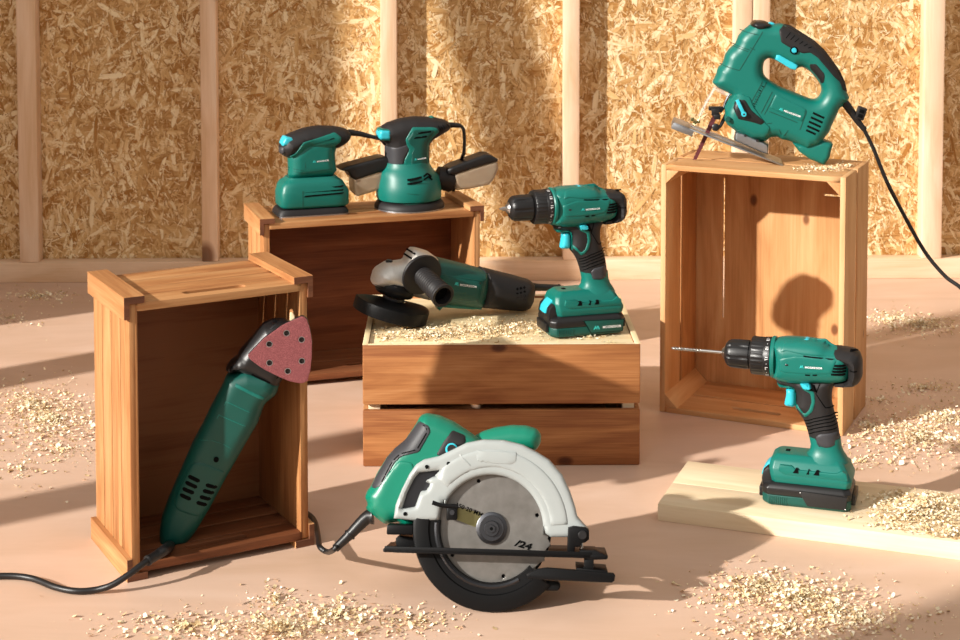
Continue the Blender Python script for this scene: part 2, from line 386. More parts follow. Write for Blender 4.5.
ar.data.energy = 12; ar.data.size = 1.6; ar.location = (-.9, -.3, 2.3); ar.rotation_euler = (Vector((.1, 2.6, .1))-ar.location).to_track_quat('-Z', 'Y').to_euler(); ar.data.color = (.95, .97, 1)
SC.view_settings.view_transform = 'Standard'; SC.view_settings.look = 'None'; SC.view_settings.exposure = 0
# ------------------------------------------------------------------ crates
def slab(mb, loops, lo, hi, plane, tone=None, bev=.0012, h=.012, axis=0):
    """Board with a real hole; plane 'xy' is a lying board, 'xz' a standing one."""
    t = MB(); T = (hi-lo)/2; pillow(t, loops, T, bev, 0, T-bev*.7, h)
    c = (lo+hi)/2; off = Vector((random.uniform(0, 9), random.uniform(0, 9), random.uniform(0, 9))); vs = []; gc = []
    for x, y, z in t.v:
        v = Vector((x, c+y, z)) if plane == 'xz' else Vector((x, z, c+y) if plane == 'xy' else (c+y, x, z))
        vs.append(v); gc.append(Vector((v[axis], v[(axis+1) % 3], v[(axis+2) % 3])) + off)
    fs = t.f if plane == 'xz' else [f[::-1] for f in t.f]
    mb.add(vs, fs, gc, random.random() if tone is None else tone)
def rect(a, b, c, d): return [(a, b), (c, b), (c, d), (a, d)]
def stadium(cx, cy, L, r, n=8):
    return [(cx+L/2-r+r*math.cos(a), cy+r*math.sin(a)) for a in np.linspace(-math.pi/2, math.pi/2, n)] + [(cx-L/2+r+r*math.cos(a), cy+r*math.sin(a)) for a in np.linspace(math.pi/2, 1.5*math.pi, n)]
def rail_crate(x, y, rot, w, d, h, label, back, nb=4):
    root = empty('wooden_crate', (x, y, 0), Matrix.Rotation(R(rot), 3, 'Z')); tag(root, label, 'crate')
    o_, t, wd, dp, hh = .007, .010, .027, .009, .029
    for sx in (0, 1):
        X = (lambda v: v) if sx == 0 else (lambda v: w-v)
        mb = MB(); n = 4; s = (d-.004)/n
        for i in range(n): mb.box((min(X(o_), X(o_+t)), .002+i*s+.0011, .010), (max(X(o_), X(o_+t)), .002+(i+1)*s-.0011, h-.010), .0016, 2, random.uniform(.35, .7))
        mb.box((min(X(o_+t-.002), X(o_+t+.001)), .003, .012), (max(X(o_+t-.002), X(o_+t+.001)), d-.004, h-.012), .0003, 2, .3)
        mb.build('side_panel', 'crateA', root)
        for sz in (0, 1):
            Z = (lambda v: v) if sz == 0 else (lambda v: h-v)
            pr = [(0, 0), (wd, 0), (wd, dp), (o_, dp), (o_, hh), (0, hh)]
            pr = [(X(a), Z(b)) for a, b in pr]
            mb = MB(); bm = prism_bm(pr, 0, d, 'xz', .0015); mb.addbm(bm, 1, random.uniform(.35, .8)); rl = mb.build('corner_rail', 'crateA', root)
            mb = MB(); mb.addbm(prism_bm([(X(a*.97+.0004), Z(b*.97+.0004)) for a, b in [(0, 0), (wd, 0), (wd, dp), (o_, dp), (o_, hh), (0, hh)]], -.0006, .002, 'xz', 0), 0, .3); mb.build('end_grain', 'crateEnd', rl)
    for sz in (0, 1):
        z0, z1 = (dp, dp+.011) if sz == 0 else (h-dp-.011, h-dp); mb = MB(); s = (d-.002)/nb
        for i in range(nb):
            a, b = .001+i*s+.0010, .001+(i+1)*s-.0010; L = [rect(o_+t, a, w-o_-t, b)]
            if i == 0: L.append(stadium(w*.5, (a+b)/2+.004, min(.085, w*.33), .0068))
            slab(mb, L, z0, z1, 'xy', random.uniform(.35, .75), h=.0045 if i == 0 else .02)
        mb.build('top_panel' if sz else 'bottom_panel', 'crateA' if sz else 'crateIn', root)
    mb = MB()
    for i in range(back): mb.box((o_+t, d-.012, dp+.011+i*(h-2*dp-.022)/back), (w-o_-t, d-.004, dp+.011+(i+1)*(h-2*dp-.022)/back), .0006, 0)
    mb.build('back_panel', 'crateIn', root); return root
LC = rail_crate(-.4446, 2.0502, 28.7, .2553, .1667, .3637, 'slatted acacia crate stood on end, holding the green multi-tool', 1)
BC = rail_crate(-.382, 2.8573, 18.14, .41, .1576, .3027, 'wide reddish wooden crate standing at the back under the two sanders', 1, 2)
def slat_crate(x, y, rot, w, d, h, label):
    root = empty('wooden_crate', (x, y, 0), Matrix.Rotation(R(rot), 3, 'Z')); tag(root, label, 'crate'); t = .009
    for X0 in (0, w-t):                                                     # two upright boards on each side, a slit between
        for a, b in ((0, d*.46), (d*.46+.010, d)):
            mb = MB(); mb.box((X0, a, 0), (X0+t, b, h), .001, 2); mb.build('side_board', 'crateR', root)
    for z0 in (0, h-t):
        for k, (a, b) in enumerate(((0, d*.47), (d*.47+.004, d))):
            mb = MB(); L = [rect(t, a, w-t, b)]
            if k == 0: L.append(stadium(w*.5, (a+b)/2, .085, .0065))
            slab(mb, L if z0 == 0 else L[:1], z0, z0+t, 'xy', random.uniform(.3, .8), h=.0045 if z0 == 0 else .02); mb.build('end_board', 'crateR', root)
    for sx in (0, 1):
        for sz in (0, 1):
            X = (lambda v: v) if sx == 0 else (lambda v: w-v); Z = (lambda v: v) if sz == 0 else (lambda v: h-v); q = .022
            mb = MB(); mb.addbm(prism_bm([(X(t), Z(t)), (X(t+q), Z(t)), (X(t), Z(t+q))], .0005, d-.008, 'xz', .0006), 1, random.uniform(.3, .9)); mb.build('corner_post', 'crateR', root)
    mb = MB(); slab(mb, [rect(t, t, w-t, h-t), rect(w*.185, .125, w*.185+.0034, h-.045), rect(w*.76, h-.064, w-t-.004, h-.060)], d-.007, d-.0005, 'xz', .5, h=.008, axis=2, bev=.0004); mb.build('back_panel', 'crateR', root)
    mb = MB(); mb.box((.01, d, .01), (w-.01, d+.006, .11), .0006, 0); mb.build('back_batten', 'crateR', root)
    return root
RCx, RCy, RCr, RCw, RCd, RCh = .3007, 2.7432, -24.7, .3071, .177, .4173
RC = slat_crate(RCx, RCy, RCr, RCw, RCd, RCh, 'tall golden crate with slits and corner posts, under the jigsaw')
def low_crate(x, y, w, d, h, label):
    root = empty('wooden_crate', (x, y, 0), Matrix.Rotation(R(.96), 3, 'Z')); tag(root, label, 'crate'); t = .010
    for z0, z1 in ((0, h*.462), (h*.508, h)):
        mb = MB(); mb.box((0, 0, z0), (w, t, z1), .0025, 0, .3 if z0 else .15); mb.build('front_board', 'crateM', root)
        mb = MB(); mb.box((0, d-t, z0), (w, d, z1), .0025, 0); mb.build('back_board', 'crateM', root)
        for X0 in (0, w-.008): mb = MB(); mb.box((X0, t, z0), (X0+.008, d-t, z1), .001, 1); mb.build('side_board', 'crateM', root)
    for X0 in (.008, w-.008-.018):
        for Y0 in (t, d-t-.02): mb = MB(); mb.box((X0, Y0, 0), (X0+.018, Y0+.02, h-.012), .001, 2, .9); mb.build('corner_post', 'lumber', root)
    mb = MB(); mb.box((.0085, t+.0005, h-.011), (w-.0085, d-t-.0005, h-.003), .0005, 0, .6); mb.build('lid_panel', 'ply', root)
    mb = MB()
    for a, b in (((0, 0), (.0085, d)), ((w-.0085, 0), (w, d)), ((.0085, 0), (w-.0085, .004)), ((.0085, d-.008), (w-.0085, d))):
        mb.box((a[0], a[1], h-.0005), (b[0], b[1], h+.0012), .0004, 1, .7)
    mb.build('rim_strip', 'ply', root); return root
MCh = .1872
MC = low_crate(-.1772, 2.4742, .42, .3092, MCh, 'low brown two-board crate with pale lid, under the angle grinder')
mb = MB(); mb.box((0, 0, 0), (1.15, .088, .024), .001, 0, .75); mb.box((0, .0885, 0), (1.15, .184, .024), .001, 0, .35)
o = mb.build('timber_board', 'lumber'); BF, BE = on_z(657.5, 520.5, 0), on_z(960, 560.5, 0); BR = math.degrees(math.atan2(BE.y-BF.y, BE.x-BF.x))
o.matrix_world = Matrix.Translation(BF) @ Matrix.Rotation(R(BR), 4, 'Z')
tag(o, 'pale spruce plank lying on the floor under the standing drill', 'board')

# ------------------------------------------------------------------ tools
def cordtube(name, pts, r, label, cat='cord'): pass
def brand(fr, a, b, hgt, y, parent, mk=True, mkw=.6, mat='white', text='MCGREGOR'):
    A, B = fr.P(*a, y), fr.P(*b, y); decal(text, A, B, hgt*1.25, y, parent, mat, off=.035)
    if mk:
        u = np.array(B)-np.array(A); A = np.array(A); L = hgt*2.6; un = u/np.linalg.norm(u)
        a0 = A - un*(L + hgt*.9) - np.array([-un[1], un[0]])*hgt*.15; mark(a0, a0+un*L, hgt*2.0, y, parent)
# ---- cordless drill (its shape read once, from the drill on the plank)
def drill(O, yaw, label, long_bit, battery_green):
    g = Fr(DO, DYAW); c = (670, 325, 4.8); cb = (720, 420, 5.98)
    root = empty('cordless_drill', O, Matrix.Rotation(R(yaw), 3, 'Z')); tag(root, label, 'drill')
    L = lambda pts, y=0., it=0: g.L(c, pts, y, it)
    za = g.P(670+270/4.8, 325+133/4.8)[1]; X = lambda a: g.P(670+a/4.8, 325+140/4.8)[0]
    k = .000283
    # motor body
    body = L([(492, 80), (510, 64), (560, 58), (640, 62), (700, 68), (745, 82), (765, 100), (850, 112), (870, 150), (868, 235), (850, 262), (780, 272), (700, 268), (640, 276), (560, 268), (512, 254), (492, 235)], 0, 2)
    T = .0285
    mb = MB(); pillow(mb, body, T, .024, 0, .002, .0035, flat=2.6); bd = mb.build('motor_housing', 'teal', root)
    cap = L([(778, 102), (830, 108), (885, 118), (912, 138), (925, 175), (925, 240), (912, 270), (885, 287), (830, 290), (778, 286), (776, 270), (840, 262), (854, 250), (854, 190), (776, 160)], 0, 1)
    mb = MB(); pillow(mb, cap, T+.0012, .023, 0, .003, .0035, flat=2.6); cp = mb.build('rear_cap', 'blk', root)
    for q in (140, 225): mb = MB(); p0, p1 = g.P(670+858/4.8, 325+q/4.8, -.028), g.P(670+896/4.8, 325+(q+3)/4.8, -.028); overlay(mb, bar(p0, p1, .0018), cap, T+.0012, .023, 0, .0007, .003, .002, 2.6, bev=.0003); mb.build('cap_groove', 'hole', cp)
    # raised side panel with brand, slots
    pan = L([(522, 165), (600, 150), (800, 168), (772, 235), (700, 238), (560, 230), (524, 222)], -T, 1)
    mb = MB(); overlay(mb, pan, body, T, .024, 0, .0008, .002, .0035, 2.6); mb.build('side_panel', 'teal', root)
    mb = MB()
    for i, (a, b) in enumerate((((786, 196), (844, 200)), ((782, 210), (844, 214)), ((778, 224), (844, 228)), ((772, 238), (840, 242)), ((640, 150), (735, 162)), ((745, 164), (790, 168)), ((648, 241), (672, 242)), ((684, 242), (706, 242)))):
        P0, P1 = L([a, b], -T); overlay(mb, bar(P0, P1, .0030 if i < 4 else .0018), body, T, .024, 0, .0011, .002, .004, 2.6, bev=.0003)
    mb.build('vent_slots', 'hole', root)
    mb = MB(); P0, = L([(560, 192)], -T); overlay(mb, [(P0[0]+u*.0028, P0[1]+v*.003) for u, v in ((-1, -1), (1, -1), (1, 1), (-1, 1))], body, T, .024, 0, .0014, .002, .004, 2.6); mb.build('side_screw_cap', 'blk2', root)
    tp = L([(650, 84), (740, 84), (760, 102), (800, 125), (790, 150), (640, 138), (560, 120), (530, 128), (545, 90)], -T*.8, 1)
    mb = MB(); overlay(mb, tp, body, T, .024, 0, .0007, .002, .0035, 2.6); mb.build('top_shroud', 'teal', root)
    brand(g, (670+648/4.8, 325+208/4.8), (670+732/4.8, 325+213/4.8), .0021, -T-.0019, root, mk=True)
    # selector on top, gear collar
    s0, s1 = g.P(670+612/4.8, 325+76/4.8), g.P(670+672/4.8, 325+80/4.8)
    mb = MB(); mb.box((s0[0], -.011, s0[1]-.006), (s1[0]+.004, .011, s0[1]+.0012), .001); mb.build('selector_track', 'teal_dk', root)
    mb = MB(); mb.addbm(prism_bm([(s0[0]+.003, s0[1]-.001), (s1[0], s0[1]-.001), (s1[0]-.001, s0[1]+.0045), (s1[0]-.004, s0[1]+.0052), (s0[0]+.006, s0[1]+.0032)], -.008, .008, 'xz', .001)); mb.build('speed_selector', 'cyan', root)
    mb = MB(); lathe(mb, [(X(488), .021), (X(490), .0275), (X(496), .029), (X(508), .029), (X(514), .024)], (0, 0, za), n=48); mb.build('front_ring', 'teal', root)
    fl = lambda a, t: .018*(1 if math.sin(a*28) > 0 else -1)
    mb = MB(); lathe(mb, [(X(392), .018), (X(394), .0248), (X(400), .0262), (X(455), .0262)], (0, 0, za), n=112, flute=lambda a, t: .012*math.sin(a*28))
    lathe(mb, [(X(455), .0262), (X(458), .0268), (X(487), .0275), (X(492), .022)], (0, 0, za), n=56); tc = mb.build('torque_collar', 'blk2', root)
    # numbers round the collar
    mb = MB(); rr = .0276
    for n_, ang in (('13', 158), ('15', 126), ('17', 96), ('19', 66), ('21', 36)):
        vs, fs, mx = text_flat(n_, .03); hh = .0042
        for dot in (0, 1):
            if dot: vs = np.array(circ((.5, .5), .28, 8)); fs = [tuple(range(8))]; mx = np.array([1, 1.]); hh = .0018
            P = []
            for v in vs:                                                    # reads along the circumference
                a = R(ang + (15 if dot else 0) + 2) + (-(v[0]-mx[0]/2)*hh/mx[1])/rr
                xx = X(475) - (v[1]/mx[1]-.5)*hh + 0
                P.append((xx, -rr*math.sin(a), za - rr*math.cos(a)))
            mb.add(P, fs)
    mb.build('torque_numbers', 'white', tc)
    # chuck
    mb = MB(); fl = lambda a, t: (-.07 if math.cos(a*8) > .80 and X(285) < t < X(372) else 0)
    lathe(mb, [(X(262), .006), (X(264), .0095), (X(270), .014), (X(280), .0175), (X(290), .0190), (X(300), .0195), (X(330), .0200), (X(370), .0202), (X(382), .0200), (X(386), .0185), (X(390), .0185), (X(394), .016)], (0, 0, za), n=96, flute=fl)
    ch = mb.build('chuck', 'blk2', root)
    mb = MB(); lathe(mb, [(X(248), .0025), (X(250), .005), (X(257), .0075), (X(264), .0095), (X(266), .008)], (0, 0, za), n=24); mb.build('chuck_jaws', 'steel', ch)
    # bit
    mb = MB()
    if long_bit:
        x0, x1, xs = X(6), X(255), X(150); lathe(mb, [(xs, .0021), (x1, .0021)], (0, 0, za), n=14)
        n = 90; ns = 10
        vs = []; fs = []
        for i in range(n+1):
            t = i/n; x = x0 + (xs-x0)*t; rr = .0026*min(1, t*14+.15); ph = t*2*math.pi*5
            for j in range(ns*2):
                a = 2*math.pi*j/(ns*2); q = abs(math.cos(a)); r2 = rr*(.25+.75*q)
                vs.append((x, r2*math.cos(a+ph), za + r2*math.sin(a+ph)))
        m = ns*2
        for i in range(n):
            for j in range(m): fs.append((i*m+j, i*m+(j+1) % m, (i+1)*m+(j+1) % m, (i+1)*m+j))
        fs.append(tuple(range(m))[::-1]); fs.append(tuple(n*m+j for j in range(m))); mb.add(vs, fs)
    else:
        x1 = X(262); lathe(mb, [(x1-.014, .0003), (x1-.0135, .0012), (x1-.010, .0022), (x1-.0085, .0032), (x1, .0032)], (0, 0, za), n=6)
    mb.build('drill_bit' if long_bit else 'screwdriver_bit', 'steel', root)
    # handle
    hd = L([(500, 240), (520, 283), (560, 292), (600, 300), (606, 340), (600, 392), (622, 420), (645, 455), (660, 500), (680, 570), (690, 612), (822, 612), (815, 540), (808, 480), (790, 420), (776, 360), (778, 310), (790, 285), (830, 270), (830, 240)], 0, 2)
    TH = .0175
    mb = MB(); pillow(mb, hd, TH, .017, 0, .001, .0035); hn = mb.build('handle', 'blk', root)
    mb = MB(); ov = dict(base=hd, T=TH, r=.017, e=.001, h=.004)
    ring = L([(632, 262), (660, 300), (692, 322), (697, 370), (685, 415), (648, 448), (626, 424), (600, 398), (606, 384), (622, 404), (645, 430), (668, 408), (680, 370), (674, 330), (640, 312), (618, 282), (612, 262)], -TH, 1)
    overlay(mb, ring, off=.0011, **ov); mb.build('handle_trim', 'teal', hn)
    st = L([(512, 270), (530, 296), (556, 296), (590, 300), (604, 320), (604, 392), (622, 414), (612, 350), (612, 300), (590, 284), (545, 280)], 0, 1)
    mb = MB(); pillow(mb, st, .0130, .006, 0, .004, .0035); mb.build('trigger_guard', 'teal', root)
    mb = MB()
    for y0 in (440, 455, 471, 488, 506):
        pts = [(640+(y0-440)*.27, y0+28), (690, y0+10), (740, y0), (800, y0-3)]
        P = L(pts, -TH)
        P = [tuple(p) for p in P]
        for a, b in zip(P, P[1:]): overlay(mb, bar(a, b, .0014), hd, TH, .017, 0, .0007, .001, .002, bev=.0004)
    for a, b in (((700, 330), (745, 400)), ((700, 330), (720, 280)), ((745, 400), (782, 405))): P0, P1 = L([a, b], -TH); overlay(mb, bar(P0, P1, .0014), hd, TH, .017, 0, .0007, .001, .002, bev=.0004)
    mb.build('grip_grooves', 'hole', hn)
    hx = L([(698, 540), (716, 524), (800, 520), (812, 548), (800, 580), (752, 592), (708, 582)], -TH, 1)
    mb = MB(); overlay(mb, hx, off=.0014, **ov); mb.build('grip_badge', 'gry', hn)
    tg = L([(556, 298), (575, 300), (600, 300), (606, 345), (602, 392), (575, 388), (548, 382), (556, 345), (560, 320)], 0, 1)
    mb = MB(); pillow(mb, tg, .0095, .006, 0, .002, .003); mb.build('trigger', 'cyan', root)
    db = L([(622, 278), (664, 280), (682, 296), (676, 312), (642, 310)], -TH*1.1, 0)
    mb = MB(); pillow(mb, db, TH+.0075, .002, 0, TH, .003); mb.build('direction_button', 'cyan', root)
    mb = MB(); db = L([(676, 288), (690, 290), (706, 326), (660, 312), (650, 308)], -TH*1.1); pillow(mb, db, TH+.0035, .002, 0, TH, .003); mb.build('button_recess', 'hole', hn)
    # neck and foot
    B = lambda a, b, y=0.: g.P(720+a/5.98, 420+b/5.98, y)
    xa, xb = B(250, 480, -.034)[0], B(780, 540, -.034)[0]; zt = B(500, 400, -.034)[1]
    zs = .066
    nk0, nk1 = B(545, 165)[0], B(728, 165)[0]
    mb = MB(); secs = []
    for z, e0, e1, ty in ((zs-.006, -.012, .010, .026), (zs+.000, -.006, .007, .022), (zs+.006, -.001, .003, .0185), (zs+.014, .001, .000, .0175), (zs+.026, -.0005, -.001, .0172)):
        a, b = nk0+e0 - (z-zs)*.10, nk1+e1 - (z-zs)*.02; cx, rx = (a+b)/2, (b-a)/2
        secs.append([(cx+rx*abs(math.cos(t))**.8*math.copysign(1, math.cos(t)), ty*abs(math.sin(t))**.8*math.copysign(1, math.sin(t)), z) for t in np.linspace(0, 2*math.pi, 36, False)])
    vs = sum(secs, []); fs = [(k*36+i, k*36+(i+1) % 36, (k+1)*36+(i+1) % 36, (k+1)*36+i) for k in range(4) for i in range(36)]
    fs.append(tuple(4*36+i for i in range(36))); mb.add(vs, fs); mb.build('handle_neck', 'teal', root)
    def stack(name, mat, S, bev=.004, parent=root):
        bm = bmesh.new(); rings = []
        for x0, x1, y, z, ch in S:
            rings.append([bm.verts.new(p) for p in ((x0+ch, -y, z), (x1-ch, -y, z), (x1, -y+ch, z), (x1, y-ch, z), (x1-ch, y, z), (x0+ch, y, z), (x0, y-ch, z), (x0, -y+ch, z))])
        bm.faces.new(rings[0][::-1]); bm.faces.new(rings[-1])
        for a, b in zip(rings, rings[1:]):
            for i in range(8): bm.faces.new((a[i], a[(i+1) % 8], b[(i+1) % 8], b[i]))
        bmesh.ops.bevel(bm, geom=bm.edges[:], offset=bev, segments=3, affect='EDGES', profile=.5, clamp_overlap=True)
        mb = MB(); mb.addbm(bm); return mb.build(name, mat, parent)
    ft = stack('battery_mount', 'teal', [(xa+.012, xb-.001, .031, .030, .006), (xa+.010, xb+.001, .033, .040, .006), (xa+.008, xb-.004, .031, .050, .006), (xa+.010, xb-.010, .026, .060, .006), (xa+.018, xb-.016, .018, zs+.001, .005)], .0018)
    mb = MB(); mb.addbm(prism_bm([(xa+.024, .056), (xa+.040, .056), (xa+.046, .0515), (xb-.02, .0515), (xb-.012, .056), (xb-.006, .0525), (xb-.004, .043), (xa+.030, .043), (xa+.022, .048)], -.0335, .0335, 'xz', .001)); mb.build('mount_side_rib', 'teal', ft)
    mb = MB()
    for a, b in ((.042, .050), (.060, .064), (.070, .078)): mb.addbm(prism_bm([(xa+a, .047), (xa+b, .047), (xa+b-.001, .0535), (xa+a+.004, .0535)], -.0338, .0338, 'xz', 0))
    mb.box((xa+.028, -.004, zs-.002), (xa+.034, .004, zs+.0018), .0005); mb.build('mount_recess', 'hole', ft)
    bt = stack('battery', 'teal_dk', [(xa+.002, xb-.001, .034, 0, .008), (xa, xb, .0365, .004, .008), (xa, xb, .0365, .0145, .008)], .0012)
    stack('battery_upper', 'blk2', [(xa-.0005, xb+.0005, .037, .0145, .008), (xa-.001, xb+.001, .0372, .024, .008), (xa+.003, xb-.002, .0345, .0285, .008), (xa+.008, xb-.004, .031, .031, .008)], .0015, bt)
    mb = MB(); mb.addbm(prism_bm([(xa-.001, .016), (xa+.022, .016), (xa+.020, .036), (xa+.013, .0475), (xa+.006, .049), (xa+.000, .043), (xa-.002, .032)], -.0255, .0255, 'xz', .003)); mb.build('latch_housing', 'blk2', bt)
    mb = MB(); mb.addbm(prism_bm([(xa-.0038, .034), (xa-.002, .041), (xa+.003, .0485), (xa+.009, .0535), (xa+.013, .053), (xa+.014, .045), (xa+.002, .032)], -.0135, .0135, 'xz', .0012)); mb.build('battery_latch', 'cyan', bt)
    for x0, x1 in ((xa-.0055, xa+.001), (xb-.001, xb+.0055)):
        mb = MB(); mb.box((x0, -.022, .006), (x1, .022, .020), .0015); mb.build('battery_lug', 'blk2', bt)
    mb = MB()
    for i in range(9): mb.box((xa+.010+i*.0029, -.0372, .0015), (xa+.0115+i*.0029, -.036, .0125), .0003)
    mb.build('battery_ribs', 'teal_dk', bt)
    Lx = lambda q: xa + q*(xb-xa)
    pn = [(Lx(.42), .0245), (Lx(.97), .0225), (Lx(.95), .0045), (Lx(.52), .0045)]
    mb = MB(); mb.addbm(prism_bm(pn, -.0392, -.035, 'xz', .0008)); mb.build('battery_badge', 'teal_dk' if battery_green else 'blk', bt)
    if battery_green:
        mb = MB(); pp = pn + [pn[0]]
        for a, b in zip(pp, pp[1:]): mb.add([(p[0], -.0394, p[1]) for p in bar(a, b, .0008)], [(0, 1, 2, 3)])
        mb.build('badge_outline', 'hole', bt)
        decal('MCGREGOR', (Lx(.68), .0105), (Lx(.93), .0105), .0038, -.0396, bt)
        mark((Lx(.55), .0095), (Lx(.64), .0095), .006, -.0396, bt)
    else:
        for q in ((.44, .0225), (.945, .006)): mb = MB(); mb.add([(p[0], -.0395, p[1]) for p in circ((Lx(q[0]), q[1]), .0008, 8)], [tuple(range(8))]); mb.build('badge_pin', 'white', bt)
    return root
_a, _b = on_z(768, 504.5, .0243), on_z(849, 513.6, .0243); DYAW = math.degrees(math.atan2(_b.y-_a.y, _b.x-_a.x))
DO = (_a+_b)/2 + Vector((-math.sin(R(DYAW)), math.cos(R(DYAW)), 0))*.0365
drill(DO, DYAW, 'cordless drill with long twist bit, standing on the pale plank', True, False)
_a, _b = on_z(557, 338.5, MCh), on_z(625, 333, MCh); _w = math.degrees(math.atan2(_b.y-_a.y, _b.x-_a.x)); _w = min(max(_w, 14), 24)
drill((_a+_b)/2 + Vector((-math.sin(R(_w)), math.cos(R(_w)), 0))*.0365 + Vector((0, 0, .0003)), _w, 'cordless drill with short screwdriver bit, standing on the low crate', False, True)
# ---- jigsaw
def jigsaw():
    g = Fr((.473, 2.765, RCh), -7); c1 = (700, 10, 5.98); c2 = (660, 70, 4.364); root = g.empty('jigsaw')
    tag(root, 'teal jigsaw tilted on its base plate on top of the tall crate', 'jigsaw')
    A = lambda p, y=0., it=0: g.L(c1, p, y, it); B = lambda p, y=0., it=0: g.L(c2, p, y, it); V = lambda c, a, b, y=0.: g.V(c[0]+a/c[2], c[1]+b/c[2], y)
    out = A([(72, 432), (95, 385), (108, 338), (132, 322), (140, 300), (150, 262), (178, 226), (205, 205), (215, 190), (225, 158), (250, 125), (300, 85), (328, 64), (380, 68), (420, 82), (455, 80), (490, 80), (545, 103), (605, 142), (680, 190), (740, 245), (790, 310), (835, 372), (862, 430), (876, 488), (893, 520), (878, 545), (852, 556)]) + \
        B([(800, 152), (782, 165), (772, 190), (748, 240), (738, 268), (718, 290), (700, 322), (640, 345), (590, 318), (555, 305), (528, 300), (510, 288), (480, 292), (462, 308), (400, 300), (330, 265), (292, 237), (280, 212), (284, 172), (300, 140), (315, 108), (250, 74)])
    out = chaikin(out, 1)
    hole = chaikin(A([(376, 340), (385, 300), (412, 284), (450, 300), (560, 358), (605, 335), (650, 360), (692, 405), (722, 450), (727, 490), (702, 530), (665, 532), (580, 498), (480, 457), (405, 412), (380, 385)]), 2)
    T, r = .030, .021
    mb = MB(); pillow(mb, [out, hole], T, r, 0, .002, .0032, flat=2.4); bd = mb.build('housing', 'teal', root)
    ov = dict(base=[out, hole], T=T, r=r, e=.002, flat=2.4)
    def patch(name, mat, loop, off=.001, h=.004, par=root, bev=.001, both=False): mb = MB(); overlay(mb, loop, off=off, h=h, bev=bev, both=both, **ov); return mb.build(name, mat, par)
    y = -.024
    gl = A([(470, 118), (505, 86), (548, 98), (612, 138), (688, 186), (748, 241), (798, 306), (843, 370), (870, 430), (877, 492), (850, 470), (832, 425), (795, 392), (752, 340), (700, 280), (655, 250), (612, 256), (530, 218), (484, 190)], -.018, 1)
    mb = MB(); overlay(mb, gl, off=.0013, h=.0032, **ov); gp = mb.build('top_grip', 'blk', root)
    mb = MB(); gw = A([(512, 88), (548, 100), (608, 140), (683, 188), (743, 243), (793, 308), (838, 370), (866, 430), (878, 486), (862, 480), (820, 390), (740, 290), (640, 200), (560, 140), (500, 110)], 0, 1); pillow(mb, gw, .021, .010, 0, .010, .0032); mb.build('spine_grip', 'blk', root)
    mb = MB()
    for k in range(6): P0, P1 = A([(505+k*26, 170+k*11), (545+k*26, 125+k*18)], y*.7); overlay(mb, bar(P0, P1, .0016), [out, hole], T, r, 0, .0019, .002, .003, 2.4, bev=.0003)
    mb.build('grip_ribs', 'hole', gp)
    patch('finger_grip', 'blk', A([(652, 322), (690, 318), (742, 378), (740, 430), (724, 442), (716, 420), (690, 385), (660, 352)], y*.8, 1), .0012)
    mb = MB(); pillow(mb, A([(298, 88), (326, 62), (385, 66), (432, 88), (400, 100), (380, 116), (345, 120)], 0, 1), .0308, .007, 0, .014, .0035); mb.build('front_cap', 'blk2', root)
    mb = MB(); pillow(mb, A([(404, 78), (420, 70), (448, 78), (440, 92)], 0, 1), .011, .003, 0, .008, .003); mb.build('blade_release', 'cyan', root)
    mb = MB(); P = g.V(700+562/5.98, 10+240/5.98, -.026); lathe(mb, [(0, .0066), (-.003, .0066), (-.0035, .0058)], (P.x, -.0285, P.z), (0, 1, 0), n=28); lk = mb.build('lock_ring', 'hole', root)
    mb = MB(); lathe(mb, [(-.002, .0045), (-.0055, .0042), (-.0065, .0034)], (P.x, -.0285, P.z), (0, 1, 0), n=28); mb.build('lock_button', 'cyan', lk)
    mb = MB(); pillow(mb, A([(456, 268), (475, 268), (585, 330), (572, 358), (540, 350), (450, 294)], -.024, 0), .0308, .0015, 0, .029, .003); mb.build('trigger', 'cyan', root)
    mb = MB(); pillow(mb, A([(410, 262), (450, 262), (458, 290), (420, 280)], -.018, 0), .0215, .002, 0, .019, .003); mb.build('trigger_stop', 'teal_dk', root)
    # seams and ridges
    mb = MB()
    for q in (((375, 130), (235, 362)), ((190, 205), (300, 240)), ((198, 218), (290, 250)), ((118, 328), (235, 362)), ((300, 225), (330, 240)), ((240, 125), (350, 150))):
        P0, P1 = A(list(q), -T); overlay(mb, bar(P0, P1, .0013), off=.0007, h=.0022, bev=.0004, **ov)
    for q in (((400, 170), (465, 55)), ((385, 165), (448, 50)), ((440, 190), (490, 95)), ((455, 195), (500, 110)), ((520, 260), (530, 285)), ((560, 262), (540, 290)), ((460, 235), (490, 232)), ((640, 180), (610, 262)), ((475, 180), (600, 230))):
        P0, P1 = B(list(q), -T); overlay(mb, bar(P0, P1, .0013), off=.0007, h=.0022, bev=.0004, **ov)
    mb.build('seam_lines', 'seam', bd)
    patch('brand_panel', 'teal', B([(505, 105), (642, 172), (622, 228), (478, 165)], -T, 1), .0012)
    brand(g, (660+540/4.364, 70+181/4.364), (660+614/4.364, 70+208/4.364), .0024, -T-.0016, root)
    mb = MB()
    for a in (((667, 187), (717, 210)), ((658, 206), (710, 230)), ((650, 225), (702, 249)), ((643, 244), (696, 268)), ((638, 262), (680, 281))): P0, P1 = B(list(a), -T); overlay(mb, bar(P0, P1, .0036), off=.0009, h=.004, bev=.0003, **ov)
    for k in range(10): x, z = 447-k*4.1, 72+k*9.5; P0, P1 = B([(x-7, z-3), (x+7, z+3)], -T); overlay(mb, bar(P0, P1, .0020), off=.0009, h=.004, bev=.0003, **ov)
    mb.build('vent_slots', 'hole', bd)
    # lower gear cover and orbital lever
    gc = B([(283, 172), (310, 118), (350, 102), (392, 118), (410, 160), (455, 225), (480, 250), (470, 300), (400, 296), (330, 262), (290, 232)], -T, 1)
    mb = MB(); overlay(mb, gc, off=.0022, h=.004, **ov); gh = mb.build('gear_cover', 'teal', root)
